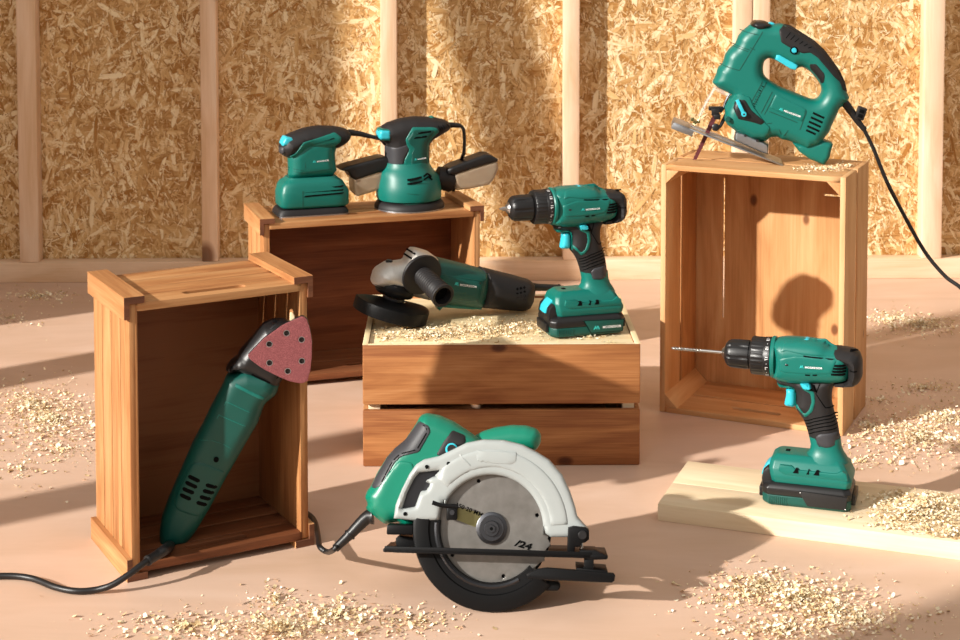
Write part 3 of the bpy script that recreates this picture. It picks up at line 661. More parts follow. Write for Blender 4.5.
    mb = MB(); overlay(mb, B([(318, 165), (330, 128), (372, 130), (400, 175), (455, 222), (452, 244), (400, 228), (340, 215)], -T-.002, 1), off=.0038, h=.004, **ov); mb.build('lever_recess', 'blk2', gh)
    P = V(c2, 366, 192, -T-.006); Q = V(c2, 336, 130, -T-.006); lv = MB(); lathe(lv, [(.004, .0044), (-.004, .0044), (-.005, .0036)], P, (0, 1, 0), n=28)
    lv.addbm(prism_bm(bar((P.x, P.z), (Q.x, Q.z), .0058), P.y-.0042, P.y+.002, 'xz', .0008)); lo = lv.build('orbital_lever', 'cyan', root)
    mb = MB(); lathe(mb, [(0, .0016), (-.0006, .0016)], P + Vector((0, -.0048, 0)), (0, 1, 0), n=16); mb.build('lever_screw', 'gun', lo)
    P = V(c2, 297, 215, -T-.002); mb = MB(); lathe(mb, [(.006, .0044), (-.003, .0044), (-.004, .0036)], P, (0, 1, 0), n=24); mb.build('gear_bolt', 'teal_dk', root)
    # dust port
    mb = MB(); pillow(mb, B([(575, 312), (640, 318), (705, 300), (753, 316), (736, 380), (714, 409), (650, 383), (606, 352)], 0, 1), .021, .008, 0, .012, .0035); mb.build('dust_port', 'teal', root)
    # foot plate: a folded zinc plate across the tool
    a, b = V(c2, 60, 222), V(c2, 530, 406); u = (b-a).normalized(); nn = Vector((-u.z, 0, u.x)); nn = nn if nn.z > 0 else -nn
    m = Matrix((( u.x, 0, nn.x, a.x), (0, 1, 0, 0), (u.z, 0, nn.z, a.z), (0, 0, 0, 1))); Lg = (b-a).length
    mb = MB(); yw = .034
    mb.box((.028, -yw, 0), (Lg, -.007, .0024), .0006, 0, mat=m); mb.box((.028, .007, 0), (Lg, yw, .0024), .0006, 0, mat=m); mb.box((0, -yw, 0), (.028, yw, .0024), .0006, 0, mat=m); mb.box((Lg*.55, -.01, 0), (Lg, .01, .0024), .0006, 0, mat=m)
    mb.box((0, -yw, -.009), (.036, -yw+.002, .002), .0006, 0, mat=m); mb.box((0, yw-.002, -.009), (.036, yw, .002), .0006, 0, mat=m); mb.box((-.001, -yw, -.009), (.001, yw, .002), .0006, 1, mat=m)
    fp = mb.build('foot_plate', 'plate', root)
    mb = MB(); pillow(mb, B([(322, 300), (330, 262), (360, 268), (472, 318), (470, 362), (440, 352)], 0, 0), .022, .003, 0, .016, .004); mb.build('foot_bracket', 'plate', fp)
    for q in ((372, 286), (425, 308)): P = V(c2, q[0], q[1], -.0225); mb = MB(); lathe(mb, [(.002, .0022), (-.0012, .0022)], P, (0, 1, 0), n=12); mb.build('bracket_bolt', 'gun', fp)
    P0, P1 = V(c2, 238, 200), V(c2, 150, 396)
    d = (P1-P0).normalized(); w_ = Vector((d.z, 0, -d.x)); w_ = w_ if w_.x > 0 else -w_; n = 26; front = []
    for i in range(n+1): front.append(P0 + d*((P1-P0).length*i/n) - w_*(.0026 if i % 2 else .0036))
    back = [P1 + w_*.0026 - d*.003, P0 + w_*.0050]
    mb = MB(); mb.addbm(prism_bm([(p.x, p.z) for p in front+back], -.0007, .0007, 'xz', 0)); mb.build('saw_blade', 'maroon', root)
    mb = MB(); cc = V(c2, 243, 182)
    mb.box(cc-Vector((.007, .007, .006)), cc+Vector((.006, .007, .006)), .0012); mb.box(cc+Vector((-.012, -.004, .002)), cc+Vector((.012, .004, .009)), .001); mb.box(cc+Vector((-.003, -.009, -.012)), cc+Vector((.008, .009, -.004)), .001)
    lathe(mb, [(-.009, .003), (.009, .003)], cc+Vector((.004, 0, .002)), (0, 1, 0), n=12); mb.build('blade_clamp', 'blk2', root)
    mb = MB(); tube(mb, [V(c2, 312, 90), V(c2, 290, 130), V(c2, 278, 165), V(c2, 262, 185)], .0022, 8); mb.build('plunger_rod', 'gun', root)
    mb = MB(); P = V(c2, 243, 250, -.004); lathe(mb, [(-.005, .0045), (-.004, .0062), (.004, .0062), (.005, .0045)], P, (0, 1, 0), n=24)
    tube(mb, [P, V(c2, 262, 245), V(c2, 278, 215), V(c2, 290, 190)], .003, 8); mb.build('guide_roller', 'blk2', root)
    mb = MB(); s = B([(236, 70), (312, 100), (298, 118), (240, 88), (204, 150), (178, 206), (166, 200), (196, 140)], 0, 0); pillow(mb, s, .019, .004, 0, .012, .004); mb.build('clear_shield', 'glass', root)
    mb = MB(); tube(mb, [V(c2, 150, 240, -.012), V(c2, 172, 212, -.012), V(c2, 190, 160, -.012)], .0012, 8); P = V(c2, 152, 226, -.016); lathe(mb, [(-.008, .003), (.012, .003)], P, (0, 1, 0), n=12)
    mb.box(P+Vector((-.007, -.002, .001)), P+Vector((-.001, .002, .007)), .0008); mb.box(P+Vector((.001, -.002, -.002)), P+Vector((.009, .002, .002)), .0008); mb.build('shield_screw', 'brass', root)
    # cord with sleeve and key holder
    mb = MB(); tube(mb, [V(c2, 800, 135), V(c2, 830, 175), V(c2, 862, 222), V(c2, 893, 262)], [.0075, .0068, .0055, .0042], 14); lathe(mb, [(0, .0048), (.004, .0048)], V(c2, 886, 250), (V(c2, 893, 262)-V(c2, 886, 250)), n=14); sv = mb.build('cord_sleeve', 'blk2', root)
    m2 = Matrix.Translation(V(c2, 876, 188)) @ Matrix.Rotation(R(18), 4, 'Y'); mb = MB()
    mb.box((-.0075, -.007, -.0105), (.0075, .007, .0105), .0015, mat=m2); mb.build('key_holder', 'blk2', sv)
    mb = MB(); mb.box((-.004, -.0078, -.007), (.004, -.006, -.001), .0006, mat=m2); mb.box((-.004, -.0078, .001), (.004, -.006, .007), .0006, mat=m2); mb.build('holder_socket', 'hole', sv)
    mb = MB(); pts = [V((0, 0, 1), x, y_, yy) for x, y_, yy in ((865, 130, 0), (874, 150, .0), (887, 182, .0), (905, 217, .0), (925, 252, -.01), (945, 276, -.02), (962, 289, -.03), (985, 315, -.04), (1010, 350, -.03), (1050, 385, 0))]
    pts[0] = V(c2, 890, 258)
    tube(mb, pts, .0033, 12); mb.build('power_cord', 'cord', root)
jigsaw()
# ---- circular saw
def saw():
    pb = on_z(492, 610, 0); LEAN = 17
    g = Fr((pb.x, pb.y, 0.0), -2.5, LEAN); root = g.empty('circular_saw'); tag(root, 'circular saw with pale grey blade guard resting on the floor', 'circular saw')
    s1, s2, s3 = (350, 400, 4.8), (430, 460, 4.0), (310, 490, 5.33)
    A = lambda p, y=0., it=0: g.L(s1, p, y, it); B = lambda p, y=0., it=0: g.L(s2, p, y, it); C3 = lambda p, y=0., it=0: g.L(s3, p, y, it)
    V = lambda c, a, b, y=0.: g.V(c[0]+a/c[2], c[1]+b/c[2], y)
    cx, cz = B([(247, 272)])[0]; px = 1/ (np.hypot(*(np.array(B([(347, 272)])[0])-np.array((cx, cz))))/25)  # pixels per metre here
    rb = 61/px
    n = 24; P = []
    for i in range(n):
        a = 2*math.pi*i/n
        for da, rr in ((0, rb), (.03, rb*.985), (.10, rb*.93), (.2, rb*.95)): P.append((cx+rr*math.cos(a+da), cz+rr*math.sin(a+da)))
    me0 = MB(); holes = [circ((cx+47/px*math.cos(a), cz+47/px*math.sin(a)), 2.2/px, 10) for a in (R(107), R(16), R(214), R(285))]
    bpn = MB(); lathe(bpn, [(.008, 60/px), (.011, 60/px)], (cx, 0, cz), (0, 1, 0), n=60); bpn.build('guard_inner_wall', 'blackm', root)
    t = MB(); pillow(t, [P]+holes, .0009, .0004, 0, .0007, .008); bo = t.build('saw_blade', 'blade', root)
    me = bo.data                                                            # spin centre at the part's own origin
    me.transform(Matrix.Translation((-cx, 0, -cz))); bo.location = (cx, 0, cz)
    mb = MB()
    for rr, y0, y1 in ((15.5, -.0045, 0), (12.5, -.006, -.003), (11.5, -.0055, -.003), (7.5, -.010, -.006), (4.2, -.0125, -.009)): lathe(mb, [(y1, rr/px), (y0+.0006, rr/px), (y0, rr/px*.95)], (cx, 0, cz), (0, 1, 0), n=36 if rr > 6 else 6)
    mb.build('arbor_flange', 'gun', root)
    mb = MB(); lathe(mb, [(-.0126, 1.8/px), (-.0128, 1.8/px)], (cx, 0, cz), (0, 1, 0), n=6); mb.build('arbor_socket', 'hole', root)
    mb = MB(); mb.add([(p[0], -.0011, p[1]) for p in A([(505, 510), (640, 545), (600, 610), (500, 570)])], [(0, 1, 2, 3)]); mb.build('blade_label', 'brass', root)
    y = -.0014
    a, b = A([(508, 512), (632, 562)], y); decal('150·20 MM', a, b, 4.2/px, y, root, 'hole', 'blade_lettering', .03)
    a, b = B([(335, 343), (400, 362)], y); decal('/24', a, b, 6.8/px, y, root, 'hole', 'blade_lettering', .05, .25)
    # lower guard: deep dark shell round the lower half
    def shell(prof, a0, a1, mat, name, par=root, N=60):
        mb = MB(); m = len(prof); vs = []; fs = []
        for i in range(N+1):
            a = R(a0+(a1-a0)*i/N)
            for r_, yy in prof: vs.append((cx+r_/px*math.cos(a), yy, cz+r_/px*math.sin(a)))
        for i in range(N):
            for j in range(m): fs.append((i*m+j, (i+1)*m+j, (i+1)*m+(j+1) % m, i*m+(j+1) % m))
        fs.append(tuple(range(m))); fs.append(tuple(N*m+j for j in range(m))[::-1]); mb.add(vs, fs); return mb.build(name, mat, par)
    lg = shell([(51, -.006), (52, -.009), (62, -.010), (63, -.012), (75, -.013), (78, -.011), (79, -.006), (79, .008), (77, .010), (55, .010), (55, .007), (74, .007), (76, .004), (76, -.008), (72, -.009), (60, -.008), (52, -.005)], 172, 318, 'blackm', 'lower_guard')
    mb = MB(); q = B([(420, 470), (470, 480), (515, 484), (523, 500), (515, 520), (440, 520), (400, 560), (370, 530)], 0, 1); pillow(mb, q, .009, .002, 0, .007, .004); mb.build('guard_lever', 'blackm', lg)
    shell([(53, -.0095), (55, -.0112), (57, -.0095)], 175, 300, 'gun', 'guard_lip', lg)
    # upper guard
    y0 = -.016
    ug = A([(213, 566), (222, 500), (250, 430), (290, 350), (320, 308), (355, 285), (430, 268), (482, 243), (560, 205), (640, 190), (740, 193), (830, 215), (900, 252)], 0) + B([(478, 0), (530, 60), (562, 130), (582, 190), (590, 226), (612, 252), (630, 270), (600, 292), (556, 306), (482, 306), (462, 290), (455, 262)], 0)
    inner = [(cx+51.5/px*math.cos(R(a)), cz+51.5/px*math.sin(R(a))) for a in range(-6, 158, 6)]
    ug = ug + inner + A([(452, 480), (440, 520), (430, 574), (330, 578)], 0)
    win = chaikin(A([(245, 526), (268, 450), (300, 385), (328, 350), (430, 338), (426, 365), (392, 372), (366, 386), (360, 398), (385, 404), (362, 438), (338, 440), (326, 470), (310, 515)], y0), 1, .0007)
    mb = MB(); pillow(mb, [ug, win], .0165, .006, .003, .0115, .0035); up = mb.build('upper_guard', 'shellg', root)
    ov = dict(base=[ug, win], T=.0165, r=.006, y=.003, e=.0115)
    mb = MB(); bandl = [(cx+76/px*math.cos(R(a)), cz+76/px*math.sin(R(a))) for a in range(4, 140, 5)] + [(cx+59/px*math.cos(R(a)), cz+59/px*math.sin(R(a))) for a in range(139, 3, -5)]
    overlay(mb, bandl, off=.0016, h=.005, bev=.0025, both=False, **ov); mb.build('guard_band', 'shellg', up)
    mb = MB(); overlay(mb, A([(605, 242), (800, 250), (798, 312), (603, 300)], y0, 0), off=.0026, h=.006, bev=.0012, both=False, **ov); mb.build('guard_plaque', 'shellg', up)
    P0, P1 = A([(525, 262), (592, 330)], y0); mb = MB(); overlay(mb, bar(P0, P1, .0022), off=.0028, h=.006, both=False, **ov); mb.build('guard_rib', 'shellg', up)
    for q in ((368, 321), (472, 306), (264, 547)): p, = A([q], y0); mb = MB(); lathe(mb, [(0, .0024), (-.0006, .0024)], (p[0], -.0138, p[1]), (0, 1, 0), n=14); mb.build('guard_screw', 'hole', up)
    mb = MB(); pillow(mb, A([(225, 560), (250, 440), (320, 330), (440, 320), (440, 400), (400, 470), (330, 545)], 0, 0), .0010, .0005, .0035, .0006, .008); mb.build('guard_back_plate', 'gun', up)
    # pivot arm by the window
    mb = MB(); tube(mb, [V(s1, 395, 492, -.021), V(s1, 440, 505, -.02), V(s1, 520, 512, -.018)], .0026, 10); mb.box(V(s1, 490, 540, -.013)-Vector((.0065, .006, .0085)), V(s1, 490, 540, -.013)+Vector((.0065, .006, .0085)), .0015); pv = mb.build('guard_stop', 'blackm', root)
    P = V(s1, 490, 540, -.019); mb = MB(); lathe(mb, [(0, .003), (-.0012, .003)], P, (0, 1, 0), n=16); mb.build('stop_screw', 'gun', pv)
    # rear handle (green) behind the guard, with grip
    hy = .030
    hd = A([(330, 88), (345, 70), (372, 62), (430, 72), (500, 102), (560, 142), (606, 174), (680, 230), (700, 300), (560, 420), (330, 600), (268, 612), (230, 585), (168, 596), (135, 572), (75, 520), (86, 500), (72, 466), (84, 432), (100, 415), (130, 350), (180, 270), (212, 235), (262, 195), (300, 140), (322, 106)], hy, 1)
    T, r = .024, .020
    mb = MB(); pillow(mb, hd, T, r, hy, .001, .004); hb = mb.build('rear_handle', 'grn', root)
    oh = dict(base=hd, T=T, r=r, y=hy, e=.001)
    gq = A([(330, 100), (380, 124), (388, 152), (332, 250), (250, 270), (215, 300), (162, 400), (148, 428), (98, 420), (112, 384), (178, 270), (210, 232), (262, 190), (300, 140)], hy-.018, 1)
    mb = MB(); overlay(mb, gq, off=.0016, h=.004, **oh); gp = mb.build('handle_grip', 'gry', hb)
    pts = A([(345, 118), (366, 128), (372, 152), (322, 238), (242, 258), (205, 292), (150, 398)], hy-.020); mb = MB()
    for a, b in zip(pts, pts[1:]): overlay(mb, bar(a, b, .0018), off=.0022, h=.0022, bev=.0004, **oh)
    mb.build('grip_groove', 'hole', gp)
    tw = A([(492, 144), (552, 170), (556, 205), (485, 245), (440, 268), (414, 264), (450, 200)], hy-.022, 1); mb = MB(); overlay(mb, tw, off=.0012, h=.004, **oh); tr = mb.build('trigger_window', 'blk', hb)
    mb = MB(); P = V(s1, 488, 236, hy-.026); lathe(mb, [(0, .0075), (-.004, .0075), (-.0048, .0065)], P, (0, 1, 0), n=28); mb.build('trigger', 'cyan', tr)
    P = V(s1, 488, 236, hy-.030); mb = MB(); lathe(mb, [(0, .0055), (-.0018, .0055)], P, (0, 1, 0), n=28); mb.build('trigger_face', 'blk2', tr)
    q = A([(80, 470), (130, 560), (170, 590), (270, 560), (330, 430), (300, 300), (240, 290)], hy-.02, 1); mb = MB(); overlay(mb, q, off=.0014, h=.004, **oh); mb.build('handle_cheek', 'grn', hb)
    # motor and front knob behind the guard
    mb = MB(); mc = g.V(492, 505, .05); lathe(mb, [(.012, .040), (.02, .046), (.05, .046), (.065, .042), (.09, .040), (.098, .034), (.101, .02)], (cx+.01, 0, cz+.012), (0, 1, 0), n=40); mt = mb.build('motor_housing', 'grn', root)
    mb = MB(); lathe(mb, [(.075, .041), (.077, .0425), (.088, .0425), (.09, .041)], (cx+.01, 0, cz+.012), (0, 1, 0), n=40); mb.build('motor_band', 'blk', mt)
    kn = A([(585, 250), (598, 170), (640, 148), (700, 130), (780, 119), (850, 122), (898, 138), (918, 165), (916, 205), (895, 240), (840, 250), (760, 280), (680, 290)], .045, 1)
    mb = MB(); pillow(mb, kn, .019, .016, .045, .001, .004); mb.build('front_handle', 'grn', root)
    # base plate: a flat black shoe across the saw, slotted for the blade
    a, b = V(s3, 388, 322, -.030), V(s2, 712, 388, -.030); a.y = b.y = 0; u = (b-a).normalized(); nn = Vector((-u.z, 0, u.x)); Lg = (b-a).length
    m = Matrix(((u.x, 0, nn.x, a.x), (0, 1, 0, 0), (u.z, 0, nn.z, a.z), (0, 0, 0, 1)))
    mb = MB(); w0, w1 = -.031, .095
    mb.box((.012, w0, -.0022), (Lg-.02, -.0145, .0022), .0012, 0, mat=m); mb.box((.004, .0115, -.0015), (Lg-.012, w1, .0015), .0008, 0, mat=m)
    mb.box((.0, w0+.002, -.0022), (.030, w1-.03, .0022), .0015, 0, mat=m); mb.box((Lg-.032, w0, -.0022), (Lg, w1-.02, .0022), .0015, 0, mat=m)
    mb.box((.002, w0, -.001), (Lg-.02, w0+.003, .0052), .001, 0, mat=m)
    bp = mb.build('base_plate', 'blackm', root)
    mb = MB(); mb.box(V(s3, 408, 238, -.010)-Vector((0, 0, .0)), V(s3, 560, 178, .02), .0015); mb.build('rear_block', 'blackm', root)
    mb = MB(); mb.addbm(prism_bm(C3([(455, 318), (452, 262), (470, 246), (572, 262), (572, 322)], 0), .012, .05, 'xz', .001)); mb.build('depth_bracket', 'blackm', bp)
    mb = MB(); mb.addbm(prism_bm(B([(548, 375), (552, 268), (575, 262), (622, 268), (636, 280), (636, 315), (620, 328), (606, 330), (600, 345), (580, 345), (575, 375)], -.012), -.022, .012, 'xz', .0015)); hb2 = mb.build('bevel_bracket', 'blackm', root)
    P = V(s2, 610, 300, -.023); mb = MB(); lathe(mb, [(.004, .0052), (-.003, .0052), (-.0036, .0045)], P, (0, 1, 0), n=20); mb.build('bevel_knob', 'blk2', hb2)
    mb = MB(); tube(mb, [V(s2, 608, 330, -.016), V(s2, 608, 352, -.016)], .0016, 8, 1); mb.build('bracket_bolt', 'steel', hb2)
    mb = MB(); mb.addbm(prism_bm(B([(600, 362), (660, 360), (700, 378), (712, 386), (706, 398), (640, 400), (600, 390)], -.03), -.030, .02, 'xz', .001)); mb.build('shoe_nose', 'blackm', bp)
    mb = MB(); mb.addbm(prism_bm(B([(386, 458), (398, 450), (430, 436), (470, 430), (735, 452), (741, 462), (738, 482), (728, 490), (660, 488), (392, 474)], -.032), -.036, -.026, 'xz', .0015)); ge = mb.build('fence_bar', 'blackm', root)
    mb = MB()
    mb.addbm(prism_bm(B([(585, 445), (585, 430), (660, 438), (710, 442), (712, 455)], -.03), -.034, .045, 'xz', .001)); mb.addbm(prism_bm(B([(615, 440), (617, 398), (655, 398), (655, 440)], -.028), -.030, -.012, 'xz', .001)); mb.build('fence_clamp', 'blackm', ge)
    # cord
    mb = MB(); tube(mb, [V(s3, 335, 140, hy), V(s3, 300, 150, hy), V(s3, 215, 235, hy), V(s3, 135, 312, hy)], [.010, .0085, .0075, .006, .0052], 16); lathe(mb, [(0, .0078), (.002, .0078)], V(s3, 215, 235, hy), V(s3, 210, 241, hy)-V(s3, 215, 235, hy), n=16); mb.build('cord_sleeve', 'blk2', root)
    mb = MB(); W = lambda px_, py_, z_: g.i @ (on_z(px_, py_, z_) - g.O)
    tube(mb, [V(s3, 150, 298, hy), V(s3, 128, 316, hy), W(328, 552, .02), W(320, 547, .02), W(318, 536, .016), W(315, 522, .010), W(308, 514, .005), W(298, 511, .0045), W(285, 506, .0045)], .0036, 12); mb.build('power_cord', 'cord', root)
saw()
# ---- multi-tool leaning in the upright crate
def multitool():
    py = 2.146; O = on_y(178, 546, py); g = Fr((O.x, py, .021), 4, 0); root = g.empty('multi_tool'); tag(root, 'green multi-tool with red triangular sanding pad, leaning in the upright crate', 'multi-tool')
    a_, b_ = (150, 300, 4.92), (140, 420, 4.57)
    A = lambda p, y=0., it=0: g.L(a_, p, y, it); B = lambda p, y=0., it=0: g.L(b_, p, y, it); V = lambda c, a, b, y=0.: g.V(c[0]+a/c[2], c[1]+b/c[2], y)
    out = A([(376, 366), (362, 402), (300, 520)], 0) + B([(288, 10), (240, 100), (190, 215), (132, 350), (102, 430), (90, 500), (92, 545), (100, 572), (130, 590), (158, 584), (172, 562), (212, 556), (235, 530), (262, 495), (320, 398), (400, 250), (480, 110), (540, 8)], 0) + A([(560, 520), (575, 495), (625, 455), (640, 400), (600, 345), (480, 330)], 0)
    out = chaikin(out, 1); T, r = .026, .022
    mb = MB(); pillow(mb, out, T, r, 0, .001, .0035, flat=2.6); bd = mb.build('housing', 'teal_dk', root); ov = dict(base=out, T=T, r=r, e=.001, flat=2.6)
    hd = A([(372, 345), (378, 320), (395, 298), (430, 272), (438, 250), (500, 180), (558, 112), (606, 95), (650, 94), (700, 110), (730, 180), (720, 300), (642, 400), (636, 424), (580, 412), (500, 368), (430, 342), (400, 352)], 0, 1)
    mb = MB(); pillow(mb, hd, T+.002, .018, 0, .003, .0035); hh = mb.build('gear_head', 'blk2', root)
    mb = MB(); overlay(mb, A([(600, 108), (640, 98), (610, 125), (580, 135)], -.01, 1), hd, T+.002, .018, 0, .0012, .003); mb.build('head_window', 'gun', hh)
    pn = B([(232, 206), (262, 192), (300, 200), (390, 240), (380, 275), (300, 420), (272, 446), (170, 412), (152, 380), (170, 330)], -T, 2)
    mb = MB(); overlay(mb, pn, off=.0009, h=.004, **ov); mb.build('vent_panel', 'teal_dk', bd)
    mb = MB()
    for q in (((220, 255), (274, 280)), ((207, 283), (262, 308)), ((194, 312), (248, 334)), ((182, 340), (234, 362)), ((300, 294), (352, 312)), ((287, 320), (338, 338)), ((273, 348), (322, 366)), ((258, 374), (305, 392))):
        P0, P1 = B(list(q), -T); overlay(mb, bar(P0, P1, .0054), off=.0016, h=.003, bev=.0003, **ov)
    mb.build('vent_slots', 'hole', bd)
    mb = MB()
    for q in (((420, 420), (560, 490)), ((375, 500), (500, 558)), ((338, 566), (470, 622)), ((375, 500), (365, 520)), ((338, 566), (330, 585))):
        P0, P1 = A(list(q), -T); overlay(mb, bar(P0, P1, .0012 if q[0][0] != 420 else .0042), off=.0005, h=.004, bev=.0004, **ov)
    for q in (((262, 98), (320, 92)), ((320, 92), (375, 108)), ((375, 108), (420, 132))): P0, P1 = B(list(q), -T); overlay(mb, bar(P0, P1, .0008), off=.0004, h=.004, bev=.0002, **ov)
    mb.build('housing_ridges', 'teal', bd)
    mb = MB()
    for q in (((498, 370), (590, 412)), ((395, 335), (415, 355)), ((625, 382), (642, 392))): P0, P1 = A(list(q), -T); overlay(mb, bar(P0, P1, .0034), hd, T+.002, .018, 0, .0008, .003, .004, bev=.0003)
    mb.build('head_slots', 'hole', hh)
    for q in ((348, 181, -T-.001), (119, 521, -T*.75), (183, 551, -T*.75)): P = V(b_, *q); mb = MB(); lathe(mb, [(.004, .0034), (-.001, .0034), (-.0011, .0024), (-.0004, .0023)], P, (0, 1, 0), n=20, close=True); mb.build('housing_screw', 'hole', bd)
    # pad
    yp = -.037
    tri = [(478, 276), (560, 190), (650, 125), (748, 80), (770, 92), (788, 150), (797, 210), (796, 280), (788, 350), (774, 402), (745, 412), (690, 402), (640, 382), (560, 342), (500, 300)]
    hs = [(587, 217), (672, 163), (746, 195), (747, 300), (678, 350), (588, 309)]
    mb = MB(); pillow(mb, A(tri, yp, 1), .004, .001, yp+.0055, .0035, .005); pd = mb.build('sanding_pad', 'blk2', root)
    mb = MB(); pillow(mb, [A(tri, yp-.001, 1)]+[circ(A([q], yp)[0], .0036, 16) for q in hs], .0008, .0004, yp+.0006, .0006, .004); mb.build('sandpaper', 'sand', pd)
    mb = MB()
    for q in hs: c = circ(A([q], yp)[0], .0042, 20); i = circ(A([q], yp)[0], .0034, 20); mb.add([(p[0], yp-.0004, p[1]) for p in c+i], [(k, (k+1) % 20, 20+(k+1) % 20, 20+k) for k in range(20)])
    mb.build('hole_edges', 'plate', pd)
    mb = MB(); P = V(a_, 672, 256, yp+.009); lathe(mb, [(0, .014), (.012, .016)], P, (0, 1, 0), n=24); mb.build('spindle', 'blackm', root)
    mb = MB(); pillow(mb, A([(688, 62), (700, 60), (715, 85), (700, 110), (688, 105)], yp+.008, 1), .002, .001, yp+.009, .0014, .003); mb.build('clamp_tab', 'ply', root)
    W = lambda x, y, z: g.i @ (on_z(x, y, z) - g.O)
    mb = MB(); tube(mb, [V(b_, 140, 572), W(166, 549, .033), W(157, 555, .033), W(147, 561, .032)], [.0080, .0070, .0062, .0058], 14); lathe(mb, [(0, .0066), (.003, .0066)], W(149, 560, .032), W(147, 561, .032)-W(149, 560, .032), n=14); mb.build('cord_sleeve', 'blk2', root)
    mb = MB(); tube(mb, [W(148, 560, .0325), W(140, 566, .029), W(128, 575, .022), W(112, 585, .012), W(95, 590, .005), W(75, 591, .0045), W(55, 587, .0045), W(30, 578, .0045), W(0, 576, .0045), W(-40, 580, .0045)], .0040, 12); mb.build('power_cord', 'cord', root)
multitool()
# ---- sanders on the back crate
SZ = .3027 - .009
bw = lambda u, v: (-.382 + u*math.cos(R(18.14)) - v*math.sin(R(18.14)), 2.8573 + u*math.sin(R(18.14)) + v*math.cos(R(18.14)))
def ellring(cx, rx, ry, z, n=44, p=2., cy=0.):
    return [(cx+rx*math.copysign(abs(math.cos(t))**(2/p), math.cos(t)), cy+ry*math.copysign(abs(math.sin(t))**(2/p), math.sin(t)), z) for t in np.linspace(0, 2*math.pi, n, False)]
def loft(mb, S):
    n = len(S[0]); vs = sum(S, []); fs = [(k*n+i, k*n+(i+1) % n, (k+1)*n+(i+1) % n, (k+1)*n+i) for k in range(len(S)-1) for i in range(n)]
    fs.append(tuple(range(n))[::-1]); fs.append(tuple((len(S)-1)*n+i for i in range(n))); return mb.add(vs, fs)
def dustbox(g, root, c, top, body, T, y, ribs=0):
    mb = MB(); pillow(mb, g.L(c, body, y, 1), T-.002, .005, y, T-.008, .004); bx = mb.build('dust_box', 'dust', root)
    mb = MB(); tp = g.L(c, top, y, 1); pillow(mb, tp, T, .005, y, T-.005, .004); lid = mb.build('dust_box_lid', 'blk2', bx)
    if ribs:
        mb = MB()
        for k in range(ribs): q = k/(ribs-1); p = g.V(c[0]+(530+q*115)/c[2], c[1]+(312-q*34)/c[2], y); mb.box(p+Vector((-.0012, -T*.7, -.002)), p+Vector((.0012, T*.7, .0035)), .0006)
        mb.build('lid_ribs', 'blk2', lid)
    return bx
